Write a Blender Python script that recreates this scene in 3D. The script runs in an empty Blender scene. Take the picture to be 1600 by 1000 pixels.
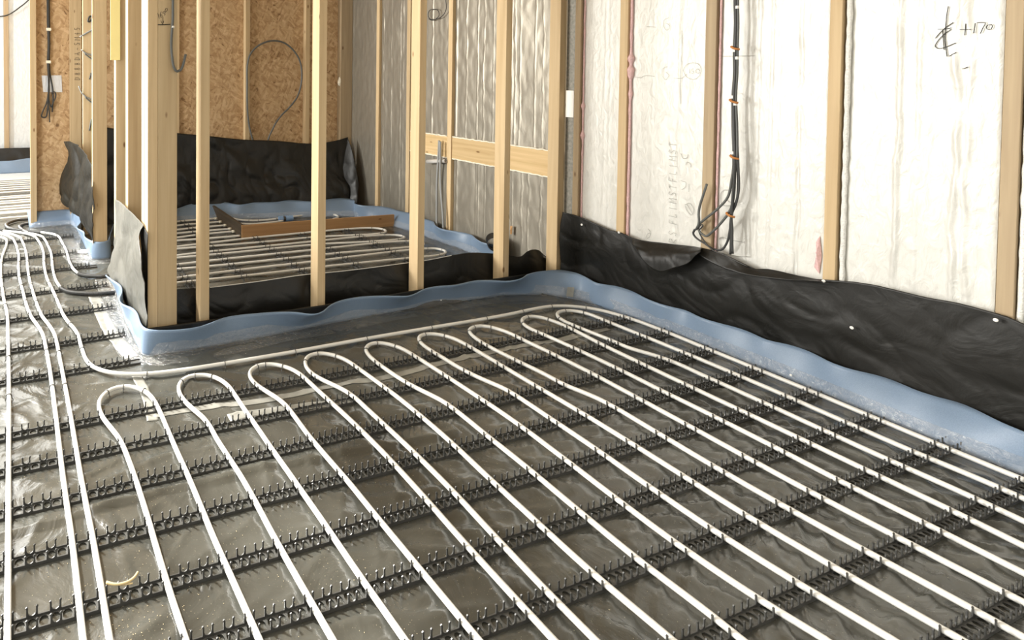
import bpy, bmesh, math, random
from mathutils import Vector, Matrix, noise
PI = math.pi
random.seed(7)
scene = bpy.context.scene
COL = scene.collection

# ------------------------------------------------------------------ camera, light, exposure
CAM = {'H': 1.253, 'R': [[0.940825, -0.338871, 0.003879], [-0.004592, -0.024193, -0.999697], [0.338862, 0.940522, -0.024318]], 'cx': 360.0, 'cy': 142.424, 'f': 911.435}
cam_d = bpy.data.cameras.new('camera')
cam = bpy.data.objects.new('camera', cam_d)
COL.objects.link(cam)
_r, _d, _f = (Vector(v) for v in CAM['R'])
_m = Matrix((( _r.x, -_d.x, -_f.x, 0), (_r.y, -_d.y, -_f.y, 0), (_r.z, -_d.z, -_f.z, CAM['H']), (0, 0, 0, 1)))
cam.matrix_world = _m
cam_d.sensor_fit = 'HORIZONTAL'
cam_d.sensor_width = 36.0
cam_d.lens = CAM['f'] / 1600 * 36.0
cam_d.shift_x = (800 - CAM['cx']) / 1600
cam_d.shift_y = (CAM['cy'] - 500) / 1600
cam_d.clip_start = 0.02
scene.camera = cam

scene.view_settings.view_transform = 'Standard'
scene.view_settings.look = 'None'
scene.view_settings.gamma = 1.0
scene.view_settings.use_curve_mapping = False
scene.view_settings.exposure = 0.50

world = bpy.data.worlds.new('world')
scene.world = world
world.use_nodes = True
_bg = world.node_tree.nodes['Background']
_bg.inputs['Color'].default_value = (1.0, 0.97, 0.90, 1)
# daylight is strongest from the open side of the house (left and behind), dim from the built-up side
_wn = world.node_tree
_tc = _wn.nodes.new('ShaderNodeTexCoord')
_dt = _wn.nodes.new('ShaderNodeVectorMath'); _dt.operation = 'DOT_PRODUCT'
_dt.inputs[1].default_value = (-0.40, 0.86, 0.32)
_mr = _wn.nodes.new('ShaderNodeMapRange'); _mr.interpolation_type = 'SMOOTHSTEP'
_mr.inputs['From Min'].default_value = -0.10; _mr.inputs['From Max'].default_value = 1.0
_mr.inputs['To Min'].default_value = 0.85; _mr.inputs['To Max'].default_value = 4.0
_wn.links.new(_tc.outputs['Generated'], _dt.inputs[0])
_wn.links.new(_dt.outputs['Value'], _mr.inputs['Value'])
_wn.links.new(_mr.outputs[0], _bg.inputs['Strength'])

def lamp(name, kind, loc, aim, energy, color=(1, 1, 1), **kw):
    d = bpy.data.lights.new(name, kind)
    d.energy = energy
    d.color = color
    for k, v in kw.items():
        setattr(d, k, v)
    o = bpy.data.objects.new(name, d)
    COL.objects.link(o)
    o.location = loc
    o.rotation_euler = Vector(aim).to_track_quat('-Z', 'Y').to_euler()
    return o
# low sun coming through the open left side of the house
lamp('sun', 'SUN', (-4, 5, 4), (0.50, -0.85, -1.0), 5.6, (1.0, 0.965, 0.90), angle=math.radians(5.0))
# bright window opening on the left
lamp('window_daylight', 'AREA', (-3.6, 5.0, 1.9), (1.0, -0.45, -0.10), 300, (1.0, 0.98, 0.93), shape='RECTANGLE', size=1.3, size_y=1.5)

# added fill lamp out of view on the left, brightens the post beyond it
lamp('post_fill_light', 'AREA', (-1.35, 3.0, 1.45), (1.0, 0.55, -0.05), 26, (1.0, 0.99, 0.95), shape='RECTANGLE', size=0.8, size_y=1.7)

# ------------------------------------------------------------------ materials
def mat(name):
    m = bpy.data.materials.new(name)
    m.use_nodes = True
    nt = m.node_tree
    return m, nt, nt.nodes['Principled BSDF']
def N(nt, t, **kw):
    n = nt.nodes.new(t)
    for k, v in kw.items():
        if k in n.inputs.keys():
            n.inputs[k].default_value = v
        else:
            setattr(n, k, v)
    return n
def ramp(nt, src, stops):
    r = nt.nodes.new('ShaderNodeValToRGB')
    e = r.color_ramp.elements
    while len(e) < len(stops):
        e.new(0.5)
    for i, (p, c) in enumerate(stops):
        e[i].position = p
        e[i].color = (c[0], c[1], c[2], 1)
    nt.links.new(src, r.inputs['Fac'])
    return r
def coords(nt, scale=(1, 1, 1), rand=True, rot=(0, 0, 0)):
    tc = N(nt, 'ShaderNodeTexCoord')
    mp = N(nt, 'ShaderNodeMapping')
    mp.inputs['Scale'].default_value = scale
    mp.inputs['Rotation'].default_value = rot
    if rand:
        oi = N(nt, 'ShaderNodeObjectInfo')
        mul = N(nt, 'ShaderNodeVectorMath', operation='SCALE')
        cmb = N(nt, 'ShaderNodeCombineXYZ')
        nt.links.new(oi.outputs['Random'], cmb.inputs[0]); nt.links.new(oi.outputs['Random'], cmb.inputs[1]); nt.links.new(oi.outputs['Random'], cmb.inputs[2])
        nt.links.new(cmb.outputs[0], mul.inputs[0]); mul.inputs['Scale'].default_value = 17.3
        add = N(nt, 'ShaderNodeVectorMath', operation='ADD')
        nt.links.new(tc.outputs['Object'], add.inputs[0]); nt.links.new(mul.outputs[0], add.inputs[1])
        nt.links.new(add.outputs[0], mp.inputs['Vector'])
    else:
        nt.links.new(tc.outputs['Object'], mp.inputs['Vector'])
    return mp.outputs[0]
def bump(nt, b, h, strength=0.3, dist=0.01, chain=None):
    n = N(nt, 'ShaderNodeBump')
    n.inputs['Strength'].default_value = strength
    n.inputs['Distance'].default_value = dist
    nt.links.new(h, n.inputs['Height'])
    if chain is not None:
        nt.links.new(chain.outputs[0], n.inputs['Normal'])
    nt.links.new(n.outputs[0], b.inputs['Normal'])
    return n
def plain(name, col, rough=0.5, spec=0.5, metal=0.0, nscale=0, nstr=0.2, var=0.0):
    m, nt, b = mat(name)
    b.inputs['Base Color'].default_value = (*col, 1)
    b.inputs['Roughness'].default_value = rough
    b.inputs['Specular IOR Level'].default_value = spec
    b.inputs['Metallic'].default_value = metal
    v = coords(nt, rand=False)
    n = N(nt, 'ShaderNodeTexNoise', Scale=max(nscale, 8), Detail=4.0)
    nt.links.new(v, n.inputs['Vector'])
    c0 = tuple(max(0, c * (1 - var)) for c in col); c1 = tuple(min(1, c * (1 + var)) for c in col)
    r = ramp(nt, n.outputs['Fac'], [(0.3, c0), (0.7, c1)])
    nt.links.new(r.outputs[0], b.inputs['Base Color'])
    if nscale:
        bump(nt, b, n.outputs['Fac'], nstr, 0.004)
    return m

def wood_mat(name, c_lo, c_hi, knots=True, vert=True):
    m, nt, b = mat(name)
    sc = (34, 34, 1.3) if vert else (1.6, 1.6, 38)
    v = coords(nt, sc)
    n1 = N(nt, 'ShaderNodeTexNoise', Scale=1.0, Detail=5.0, Distortion=0.6)
    nt.links.new(v, n1.inputs['Vector'])
    r = ramp(nt, n1.outputs['Fac'], [(0.25, c_lo), (0.75, c_hi)])
    out = r.outputs[0]
    if knots:
        v2 = coords(nt, (11, 11, 4.4) if vert else (4, 4, 11))
        vo = N(nt, 'ShaderNodeTexVoronoi', Scale=1.0)
        nt.links.new(v2, vo.inputs['Vector'])
        k = ramp(nt, vo.outputs['Distance'], [(0.05, (0.26, 0.14, 0.06)), (0.10, (1, 1, 1))])
        mx = N(nt, 'ShaderNodeMix', data_type='RGBA', blend_type='MULTIPLY')
        mx.inputs['Factor'].default_value = 0.85
        nt.links.new(out, mx.inputs[6]); nt.links.new(k.outputs[0], mx.inputs[7])
        out = mx.outputs[2]
    oi = N(nt, 'ShaderNodeObjectInfo')
    hv = N(nt, 'ShaderNodeHueSaturation')
    mr = N(nt, 'ShaderNodeMapRange')
    mr.inputs['To Min'].default_value = 0.86; mr.inputs['To Max'].default_value = 1.08
    nt.links.new(oi.outputs['Random'], mr.inputs['Value']); nt.links.new(mr.outputs[0], hv.inputs['Value'])
    nt.links.new(out, hv.inputs['Color'])
    nt.links.new(hv.outputs[0], b.inputs['Base Color'])
    b.inputs['Roughness'].default_value = 0.62
    b.inputs['Specular IOR Level'].default_value = 0.25
    bump(nt, b, n1.outputs['Fac'], 0.15, 0.002)
    return m
WOOD = wood_mat('spruce', (0.50, 0.36, 0.20), (0.66, 0.51, 0.31))
WOOD_H = wood_mat('spruce_flat', (0.52, 0.36, 0.17), (0.70, 0.52, 0.29), vert=False)
WOOD_GREY = wood_mat('weathered_spruce', (0.36, 0.27, 0.17), (0.50, 0.39, 0.25))
WOOD_BROWN = wood_mat('shuttering_wood', (0.36, 0.20, 0.09), (0.50, 0.30, 0.14), vert=False)
WOOD_DARK = wood_mat('stained_wood', (0.05, 0.04, 0.03), (0.12, 0.09, 0.06), vert=False)

def osb_mat():
    m, nt, b = mat('strand_board')
    prev = None
    tc = N(nt, 'ShaderNodeTexCoord')
    wn = N(nt, 'ShaderNodeTexNoise', Scale=5.0, Detail=3.0)
    nt.links.new(tc.outputs['Object'], wn.inputs['Vector'])
    fr = []
    for ang, s, seed in ((0.45, 9, 0), (-0.8, 10, 5), (1.9, 9, 11)):
        mp = N(nt, 'ShaderNodeMapping')
        mp.vector_type = 'TEXTURE'
        mp.inputs['Rotation'].default_value = (0, ang, 0)
        mp.inputs['Location'].default_value = (seed, seed * .3, seed * .7)
        mp.inputs['Scale'].default_value = (1 / (s * 7.5), 1, 1 / (s * 2.2))
        mx = N(nt, 'ShaderNodeMix', data_type='VECTOR')
        mx.inputs['Factor'].default_value = 0.10
        nt.links.new(tc.outputs['Object'], mx.inputs[4]); nt.links.new(wn.outputs['Color'], mx.inputs[5])
        nt.links.new(mx.outputs[1], mp.inputs['Vector'])
        vo = N(nt, 'ShaderNodeTexVoronoi', Scale=1.0)
        vo.voronoi_dimensions = '3D'
        nt.links.new(mp.outputs[0], vo.inputs['Vector'])
        sp = N(nt, 'ShaderNodeSeparateColor')
        nt.links.new(vo.outputs['Color'], sp.inputs[0])
        fr.append((sp.outputs[0], sp.outputs[1]))
    def math_(op, a, c):
        n = N(nt, 'ShaderNodeMath', operation=op)
        for i, s in enumerate((a, c)):
            if isinstance(s, (int, float)): n.inputs[i].default_value = s
            else: nt.links.new(s, n.inputs[i])
        return n.outputs[0]
    sel = math_('GREATER_THAN', fr[0][1], 0.55)
    a = math_('ADD', math_('MULTIPLY', fr[0][0], sel), math_('MULTIPLY', fr[1][0], math_('SUBTRACT', 1.0, sel)))
    a = math_('ADD', math_('MULTIPLY', a, 0.65), math_('MULTIPLY', fr[2][0], 0.35))
    r = ramp(nt, a, [(0.0, (0.18, 0.10, 0.045)), (0.14, (0.40, 0.25, 0.125)), (0.5, (0.52, 0.35, 0.19)), (1.0, (0.66, 0.48, 0.29))])
    nt.links.new(r.outputs[0], b.inputs['Base Color'])
    b.inputs['Roughness'].default_value = 0.6
    b.inputs['Specular IOR Level'].default_value = 0.3
    bump(nt, b, a, 0.25, 0.003)
    return m
OSB = osb_mat()

def film_mat(name, c_lo, c_hi, rough=0.34, spec=0.5, bstr=0.5, dust=False, scale=9):
    m, nt, b = mat(name)
    v = coords(nt, rand=False)
    n1 = N(nt, 'ShaderNodeTexNoise', Scale=scale, Detail=6.0, Distortion=1.4)
    nt.links.new(v, n1.inputs['Vector'])
    n2 = N(nt, 'ShaderNodeTexNoise', Scale=2.2, Detail=5.0)
    nt.links.new(v, n2.inputs['Vector'])
    r = ramp(nt, n2.outputs['Fac'], [(0.3, c_lo), (0.7, c_hi)])
    out = r.outputs[0]
    if dust:
        n3 = N(nt, 'ShaderNodeTexNoise', Scale=260.0, Detail=2.0)
        nt.links.new(v, n3.inputs['Vector'])
        d = ramp(nt, n3.outputs['Fac'], [(0.70, (0, 0, 0)), (0.78, (1, 1, 1))])
        mx = N(nt, 'ShaderNodeMix', data_type='RGBA')
        nt.links.new(d.outputs[0], mx.inputs['Factor'])
        nt.links.new(out, mx.inputs[6]); mx.inputs[7].default_value = (0.42, 0.38, 0.27, 1)
        out = mx.outputs[2]
    nt.links.new(out, b.inputs['Base Color'])
    rr = ramp(nt, n2.outputs['Fac'], [(0.3, (rough * .8,) * 3), (0.7, (rough * 1.3,) * 3)])
    nt.links.new(rr.outputs[0], b.inputs['Roughness'])
    b.inputs['Specular IOR Level'].default_value = spec
    vo = N(nt, 'ShaderNodeTexVoronoi', Scale=scale * 1.1)
    vo.feature = 'SMOOTH_F1'
    nt.links.new(n1.outputs['Color'], vo.inputs['Vector'])
    b1 = bump(nt, b, n1.outputs['Fac'], bstr, 0.02)
    return m
FLOOR_FILM = film_mat('dusty_floor_film', (0.044, 0.044, 0.038), (0.084, 0.084, 0.072), 0.20, 0.9, 0.5, True, 4.5)
BLACK_FILM = film_mat('black_film', (0.008, 0.008, 0.007), (0.016, 0.015, 0.013), 0.40, 0.35, 0.2, False, 8)
MATT_FILM = film_mat('matt_black_film', (0.010, 0.009, 0.007), (0.020, 0.018, 0.013), 0.42, 0.12, 0.3, False, 9)  # black film with less gloss for the hanging drape
LIT_FILM = film_mat('sunlit_film', (0.095, 0.093, 0.08), (0.135, 0.13, 0.112), 0.35, 0.5, 0.3, False, 9)  # lit copy of the black film, sunlight mixed into its grey

def clear_film():
    m, nt, b = mat('clear_film')
    nt.nodes.remove(b)
    out = nt.nodes['Material Output']
    tr = N(nt, 'ShaderNodeBsdfTransparent')
    gl = N(nt, 'ShaderNodeBsdfGlossy'); gl.inputs['Roughness'].default_value = 0.22
    di = N(nt, 'ShaderNodeBsdfDiffuse'); di.inputs['Color'].default_value = (0.75, 0.76, 0.74, 1)
    v = coords(nt, (4, 4, 4), rand=False)
    n = N(nt, 'ShaderNodeTexNoise', Scale=9.0, Detail=6.0, Distortion=2.0)
    nt.links.new(v, n.inputs['Vector'])
    bp = N(nt, 'ShaderNodeBump'); bp.inputs['Strength'].default_value = 0.8; bp.inputs['Distance'].default_value = 0.02
    nt.links.new(n.outputs['Fac'], bp.inputs['Height']); nt.links.new(bp.outputs[0], gl.inputs['Normal'])
    m1 = N(nt, 'ShaderNodeMixShader'); m1.inputs['Fac'].default_value = 0.16
    m2 = N(nt, 'ShaderNodeMixShader'); m2.inputs['Fac'].default_value = 0.035
    nt.links.new(tr.outputs[0], m1.inputs[1]); nt.links.new(gl.outputs[0], m1.inputs[2])
    nt.links.new(m1.outputs[0], m2.inputs[1]); nt.links.new(di.outputs[0], m2.inputs[2])
    nt.links.new(m2.outputs[0], out.inputs['Surface'])
    return m
CLEAR = clear_film()

def foil_mat(name, col, metal, rough, bstr=0.5, scale=16):
    m, nt, b = mat(name)
    v = coords(nt, (1, 1, 0.45))
    n1 = N(nt, 'ShaderNodeTexNoise', Scale=scale, Detail=6.0, Distortion=1.0)
    nt.links.new(v, n1.inputs['Vector'])
    vo = N(nt, 'ShaderNodeTexVoronoi', Scale=scale * 4)
    nt.links.new(v, vo.inputs['Vector'])
    r = ramp(nt, n1.outputs['Fac'], [(0.3, tuple(c * .88 for c in col)), (0.7, col)])
    nt.links.new(r.outputs[0], b.inputs['Base Color'])
    b.inputs['Metallic'].default_value = metal
    b.inputs['Roughness'].default_value = rough
    dent = ramp(nt, vo.outputs['Distance'], [(0.0, (0, 0, 0)), (0.16, (1, 1, 1))])
    b0 = N(nt, 'ShaderNodeBump'); b0.inputs['Strength'].default_value = bstr * 0.5; b0.inputs['Distance'].default_value = 0.004
    nt.links.new(dent.outputs[0], b0.inputs['Height'])
    bump(nt, b, n1.outputs['Fac'], bstr, 0.012, b0)
    return m
FOIL = foil_mat('silver_foil', (0.34, 0.312, 0.258), 0.62, 0.46, 0.2)
WHITE_FOIL = foil_mat('pale_foil_facing', (0.75, 0.745, 0.70), 0.10, 0.42, 0.36, 30)
COOL_FOIL = foil_mat('cool_foil_facing', (0.72, 0.78, 0.82), 0.3, 0.45, 0.4, 20)
FIBRE = plain('insulation_edge', (0.80, 0.80, 0.76), 0.9, 0.1, nscale=180, nstr=0.9, var=0.1)
PIPE = plain('white_pipe', (0.70, 0.695, 0.66), 0.32, 0.5, var=0.03)
PLAST = plain('black_plastic', (0.055, 0.055, 0.052), 0.33, 0.55, var=0.15)
PLAST_LIT = plain('lit_black_plastic', (0.075, 0.075, 0.070), 0.38, 0.5, var=0.2)  # lighter copy of the black plastic, imitates daylight on the rail base
SLEEVE = plain('black_corrugated_sleeve', (0.014, 0.014, 0.013), 0.4, 0.5, var=0.2)
GREYC = plain('grey_cable', (0.10, 0.105, 0.10), 0.45, 0.5, var=0.1)
GREYP = plain('grey_pipe', (0.30, 0.31, 0.31), 0.4, 0.5, var=0.05)
PALEP = plain('pale_grey_pipe', (0.55, 0.53, 0.50), 0.4, 0.5, var=0.05)
DARKC = plain('dark_cable', (0.035, 0.036, 0.035), 0.42, 0.5, var=0.1)
TIE = plain('copper_orange_tie', (0.50, 0.20, 0.05), 0.4, 0.5)
WTIE = plain('white_tie', (0.85, 0.84, 0.80), 0.5, 0.4)
PINK = plain('pink_foam', (0.72, 0.48, 0.47), 0.7, 0.3, nscale=120, nstr=0.8, var=0.12)
CREAM = plain('cream_foam', (0.85, 0.80, 0.66), 0.7, 0.3, nscale=90, nstr=0.8, var=0.06)
YELLOW = plain('yellow_plastic', (0.90, 0.78, 0.34), 0.45, 0.5, var=0.03)
INK = plain('black_marker_ink', (0.02, 0.02, 0.02), 0.7, 0.2)
PENCIL = plain('pencil_line', (0.33, 0.33, 0.31), 0.8, 0.1)
SILVER = foil_mat('silver_tape', (0.72, 0.74, 0.78), 0.6, 0.35, 0.3, 30)
TAPE = plain('dusty_clear_tape', (0.26, 0.257, 0.23), 0.30, 0.5, nscale=30, nstr=0.2, var=0.15)
TWIG = plain('dry_wood', (0.62, 0.48, 0.26), 0.7, 0.2)
CHIP = plain('sawdust', (0.70, 0.60, 0.40), 0.8, 0.1)
CONCRETE = plain('screed', (0.30, 0.29, 0.27), 0.8, 0.2, nscale=40)
BLUEP = plain('blue_coupling_plastic', (0.20, 0.32, 0.52), 0.35, 0.5)
PALE_SHEET = plain('pale_insulation_sheet', (0.62, 0.66, 0.68), 0.5, 0.4, nscale=20, nstr=0.2, var=0.06)
def blue_foam():
    m, nt, b = mat('blue_edge_foam')
    v = coords(nt, rand=False)
    n = N(nt, 'ShaderNodeTexNoise', Scale=420.0, Detail=2.0)
    nt.links.new(v, n.inputs['Vector'])
    r = ramp(nt, n.outputs['Fac'], [(0.3, (0.15, 0.215, 0.31)), (0.7, (0.195, 0.27, 0.375))])
    nt.links.new(r.outputs[0], b.inputs['Base Color'])
    b.inputs['Roughness'].default_value = 0.42
    b.inputs['Specular IOR Level'].default_value = 0.45
    b.inputs['Subsurface Weight'].default_value = 0.15
    b.inputs['Subsurface Radius'].default_value = (0.01, 0.012, 0.02)
    bump(nt, b, n.outputs['Fac'], 0.15, 0.001)
    return m
BLUE = blue_foam()

# ------------------------------------------------------------------ helpers
def obj(name, data, m, parent=None, smooth=False, label=None, cat=None, group=None, kind=None):
    """data: (verts, faces) -> one mesh object"""
    me = bpy.data.meshes.new(name)
    v, f = data
    me.from_pydata([tuple(p) for p in v], [], f)
    me.update()
    if smooth:
        for p in me.polygons: p.use_smooth = True
    me.materials.append(m)
    o = bpy.data.objects.new(name, me)
    COL.objects.link(o)
    if parent is not None: o.parent = parent
    tag(o, label, cat, group, kind)
    return o
def tag(o, label=None, cat=None, group=None, kind=None):
    if label: o['label'] = label
    if cat: o['category'] = cat
    if group: o['group'] = group
    if kind: o['kind'] = kind
    return o
def empty(name, loc, label, cat, group=None):
    o = bpy.data.objects.new(name, None)
    COL.objects.link(o)
    o.location = loc
    o.empty_display_size = 0.05
    return tag(o, label, cat, group)
def join(*ds):
    V, F = [], []
    for v, f in ds:
        b = len(V)
        V += list(v)
        F += [tuple(i + b for i in q) for q in f]
    return V, F
def shift(d, o):
    o = Vector(o)
    return [Vector(p) - o for p in d[0]], d[1]
def box(x0, x1, y0, y1, z0, z1, bev=0.0):
    if bev <= 0:
        v = [(x, y, z) for x in (x0, x1) for y in (y0, y1) for z in (z0, z1)]
        f = [(0, 1, 3, 2), (4, 6, 7, 5), (0, 4, 5, 1), (2, 3, 7, 6), (0, 2, 6, 4), (1, 5, 7, 3)]
        return v, f
    bm = bmesh.new()
    bmesh.ops.create_cube(bm, size=1.0)
    for p in bm.verts:
        p.co = Vector(((x0 + x1) / 2 + p.co.x * (x1 - x0), (y0 + y1) / 2 + p.co.y * (y1 - y0), (z0 + z1) / 2 + p.co.z * (z1 - z0)))
    bmesh.ops.bevel(bm, geom=bm.edges[:], offset=bev, segments=2, affect='EDGES', profile=0.6)
    v = [p.co.copy() for p in bm.verts]
    bm.verts.index_update()
    f = [tuple(q.index for q in fc.verts) for fc in bm.faces]
    bm.free()
    return v, f
def cr(pts, step=0.015, closed=False):
    """Catmull-Rom resample (centripetal enough for our spacing)"""
    P = [Vector(p) if len(p) == 3 else Vector((p[0], p[1], 0)) for p in pts]
    if len(P) == 2:
        n = max(1, int((P[1] - P[0]).length / step))
        return [P[0].lerp(P[1], i / n) for i in range(n + 1)]
    out = []
    for i in range(len(P) - 1):
        p1, p2 = P[i], P[i + 1]
        L = (p2 - p1).length
        if L < 1e-6: continue
        p0 = P[i - 1] if i > 0 else p1 - (p2 - p1)
        p3 = P[i + 2] if i + 2 < len(P) else p2 + (p2 - p1)
        l0, l2 = max((p1 - p0).length, 1e-6), max((p3 - p2).length, 1e-6)
        m1 = ((p1 - p0) / l0 * L + (p2 - p1) / L * l0) / (l0 + L) * L if True else 0
        m2 = ((p2 - p1) / L * l2 + (p3 - p2) / l2 * L) / (l2 + L) * L
        n = max(1, int(L / step))
        for k in range(n):
            t = k / n
            out.append(p1 * (2 * t ** 3 - 3 * t * t + 1) + m1 * (t ** 3 - 2 * t * t + t) + p2 * (-2 * t ** 3 + 3 * t * t) + m2 * (t ** 3 - t * t))
    out.append(P[-1].copy())
    return out
def smooth_pts(P, it=1):
    P = [Vector(p) for p in P]
    for _ in range(it):
        Q = P[:]
        for i in range(1, len(P) - 1):
            a, b, c = P[i - 1], P[i], P[i + 1]
            la, lc = (b - a).length, (c - b).length
            if la + lc < 1e-6: continue
            tgt = a.lerp(c, la / (la + lc))
            Q[i] = b.lerp(tgt, 0.35)
        P = Q
    return P
def tube(P, r, seg=8, caps=True, rfun=None):
    P = [Vector(p) for p in P]
    V, F = [], []
    n = len(P)
    up = None
    for i in range(n):
        t = (P[min(i + 1, n - 1)] - P[max(i - 1, 0)])
        t = t.normalized() if t.length > 1e-9 else Vector((0, 0, 1))
        if up is None:
            up = t.orthogonal().normalized()
        up = (up - t * up.dot(t))
        up = up.normalized() if up.length > 1e-6 else t.orthogonal().normalized()
        s = t.cross(up)
        rr = r if rfun is None else rfun(i)
        for k in range(seg):
            a = 2 * PI * k / seg
            V.append(P[i] + (up * math.cos(a) + s * math.sin(a)) * rr)
    for i in range(n - 1):
        for k in range(seg):
            a, b = i * seg + k, i * seg + (k + 1) % seg
            F.append((a, b, b + seg, a + seg))
    if caps:
        F.append(tuple(range(seg - 1, -1, -1)))
        F.append(tuple((n - 1) * seg + k for k in range(seg)))
    return V, F
def grid(fn, nu, nv):
    V = [fn(i / nu, j / nv) for i in range(nu + 1) for j in range(nv + 1)]
    F = [(i * (nv + 1) + j, (i + 1) * (nv + 1) + j, (i + 1) * (nv + 1) + j + 1, i * (nv + 1) + j + 1) for i in range(nu) for j in range(nv)]
    return V, F
def arc(P):
    L = [0.0]
    for a, b in zip(P, P[1:]): L.append(L[-1] + (Vector(b) - Vector(a)).length)
    return L
def at(P, L, t):
    d = t * L[-1]
    for i in range(len(P) - 1):
        if d <= L[i + 1] or i == len(P) - 2:
            w = (d - L[i]) / max(L[i + 1] - L[i], 1e-9)
            return Vector(P[i]).lerp(Vector(P[i + 1]), min(max(w, 0), 1))
def interp(tab, x):
    tab = sorted(tab)
    if x <= tab[0][0]: return tab[0][1]
    for (a, va), (b, vb) in zip(tab, tab[1:]):
        if x <= b: return va + (vb - va) * (x - a) / (b - a)
    return tab[-1][1]
def ridge(p, s, seed):
    return 1 - abs(noise.noise(Vector((p[0] * s + seed, p[1] * s - seed, p[2] * s + seed * .5)))) * 2
def folds(p, seed, amp):
    """crumpled foil relief: broad swells with sharp creases"""
    v = Vector(p)
    a = noise.noise(v * 4 + Vector((seed, 0, seed)))
    w = v + Vector((a, noise.noise(v * 3 + Vector((0, seed, 0))), a * .5)) * 0.08
    r1 = ridge(w, 5.0, seed) ** 3
    r2 = ridge(Vector((w.x + w.z * .7, w.y - w.z * .6, w.z * .6)), 11.0, seed + 3) ** 4
    d = noise.noise(Vector(((v.x + v.y) * 6 + v.z * 5, v.z * 1.5, seed)))
    return amp * (a * 0.9 + max(r1, -.4) * 0.55 + max(r2, -.3) * 0.22 + d * .5)
def solid(o, t, off=-1):
    m = o.modifiers.new('thickness', 'SOLIDIFY')
    m.thickness = t
    m.offset = off
    return o
def sheet(name, top, bot, m, nu, nv, amp, seed, lean=None, thick=0.0015, **kw):
    """a hanging sheet between two outlines, crumpled along its own normal"""
    top = cr(top, 0.02); bot = cr(bot, 0.02)
    LT, LB = arc(top), arc(bot)
    def f(u, v):
        a, b = at(top, LT, u), at(bot, LB, u)
        a2, b2 = at(top, LT, min(u + .02, 1)) - at(top, LT, max(u - .02, 0)), b - a
        n = a2.cross(b2)
        n = n.normalized() if n.length > 1e-9 else Vector((1, 0, 0))
        p = a.lerp(b, v)
        k = 1.0 if lean is None else lean(u, v)
        return p + n * (folds(p, seed, amp) * (0.35 + 0.65 * math.sin(PI * min(v * 1.0 + .15, 1))) * k)
    o = obj(name, grid(f, nu, nv), m, smooth=True, **kw)
    return solid(o, thick, 0)

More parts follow.
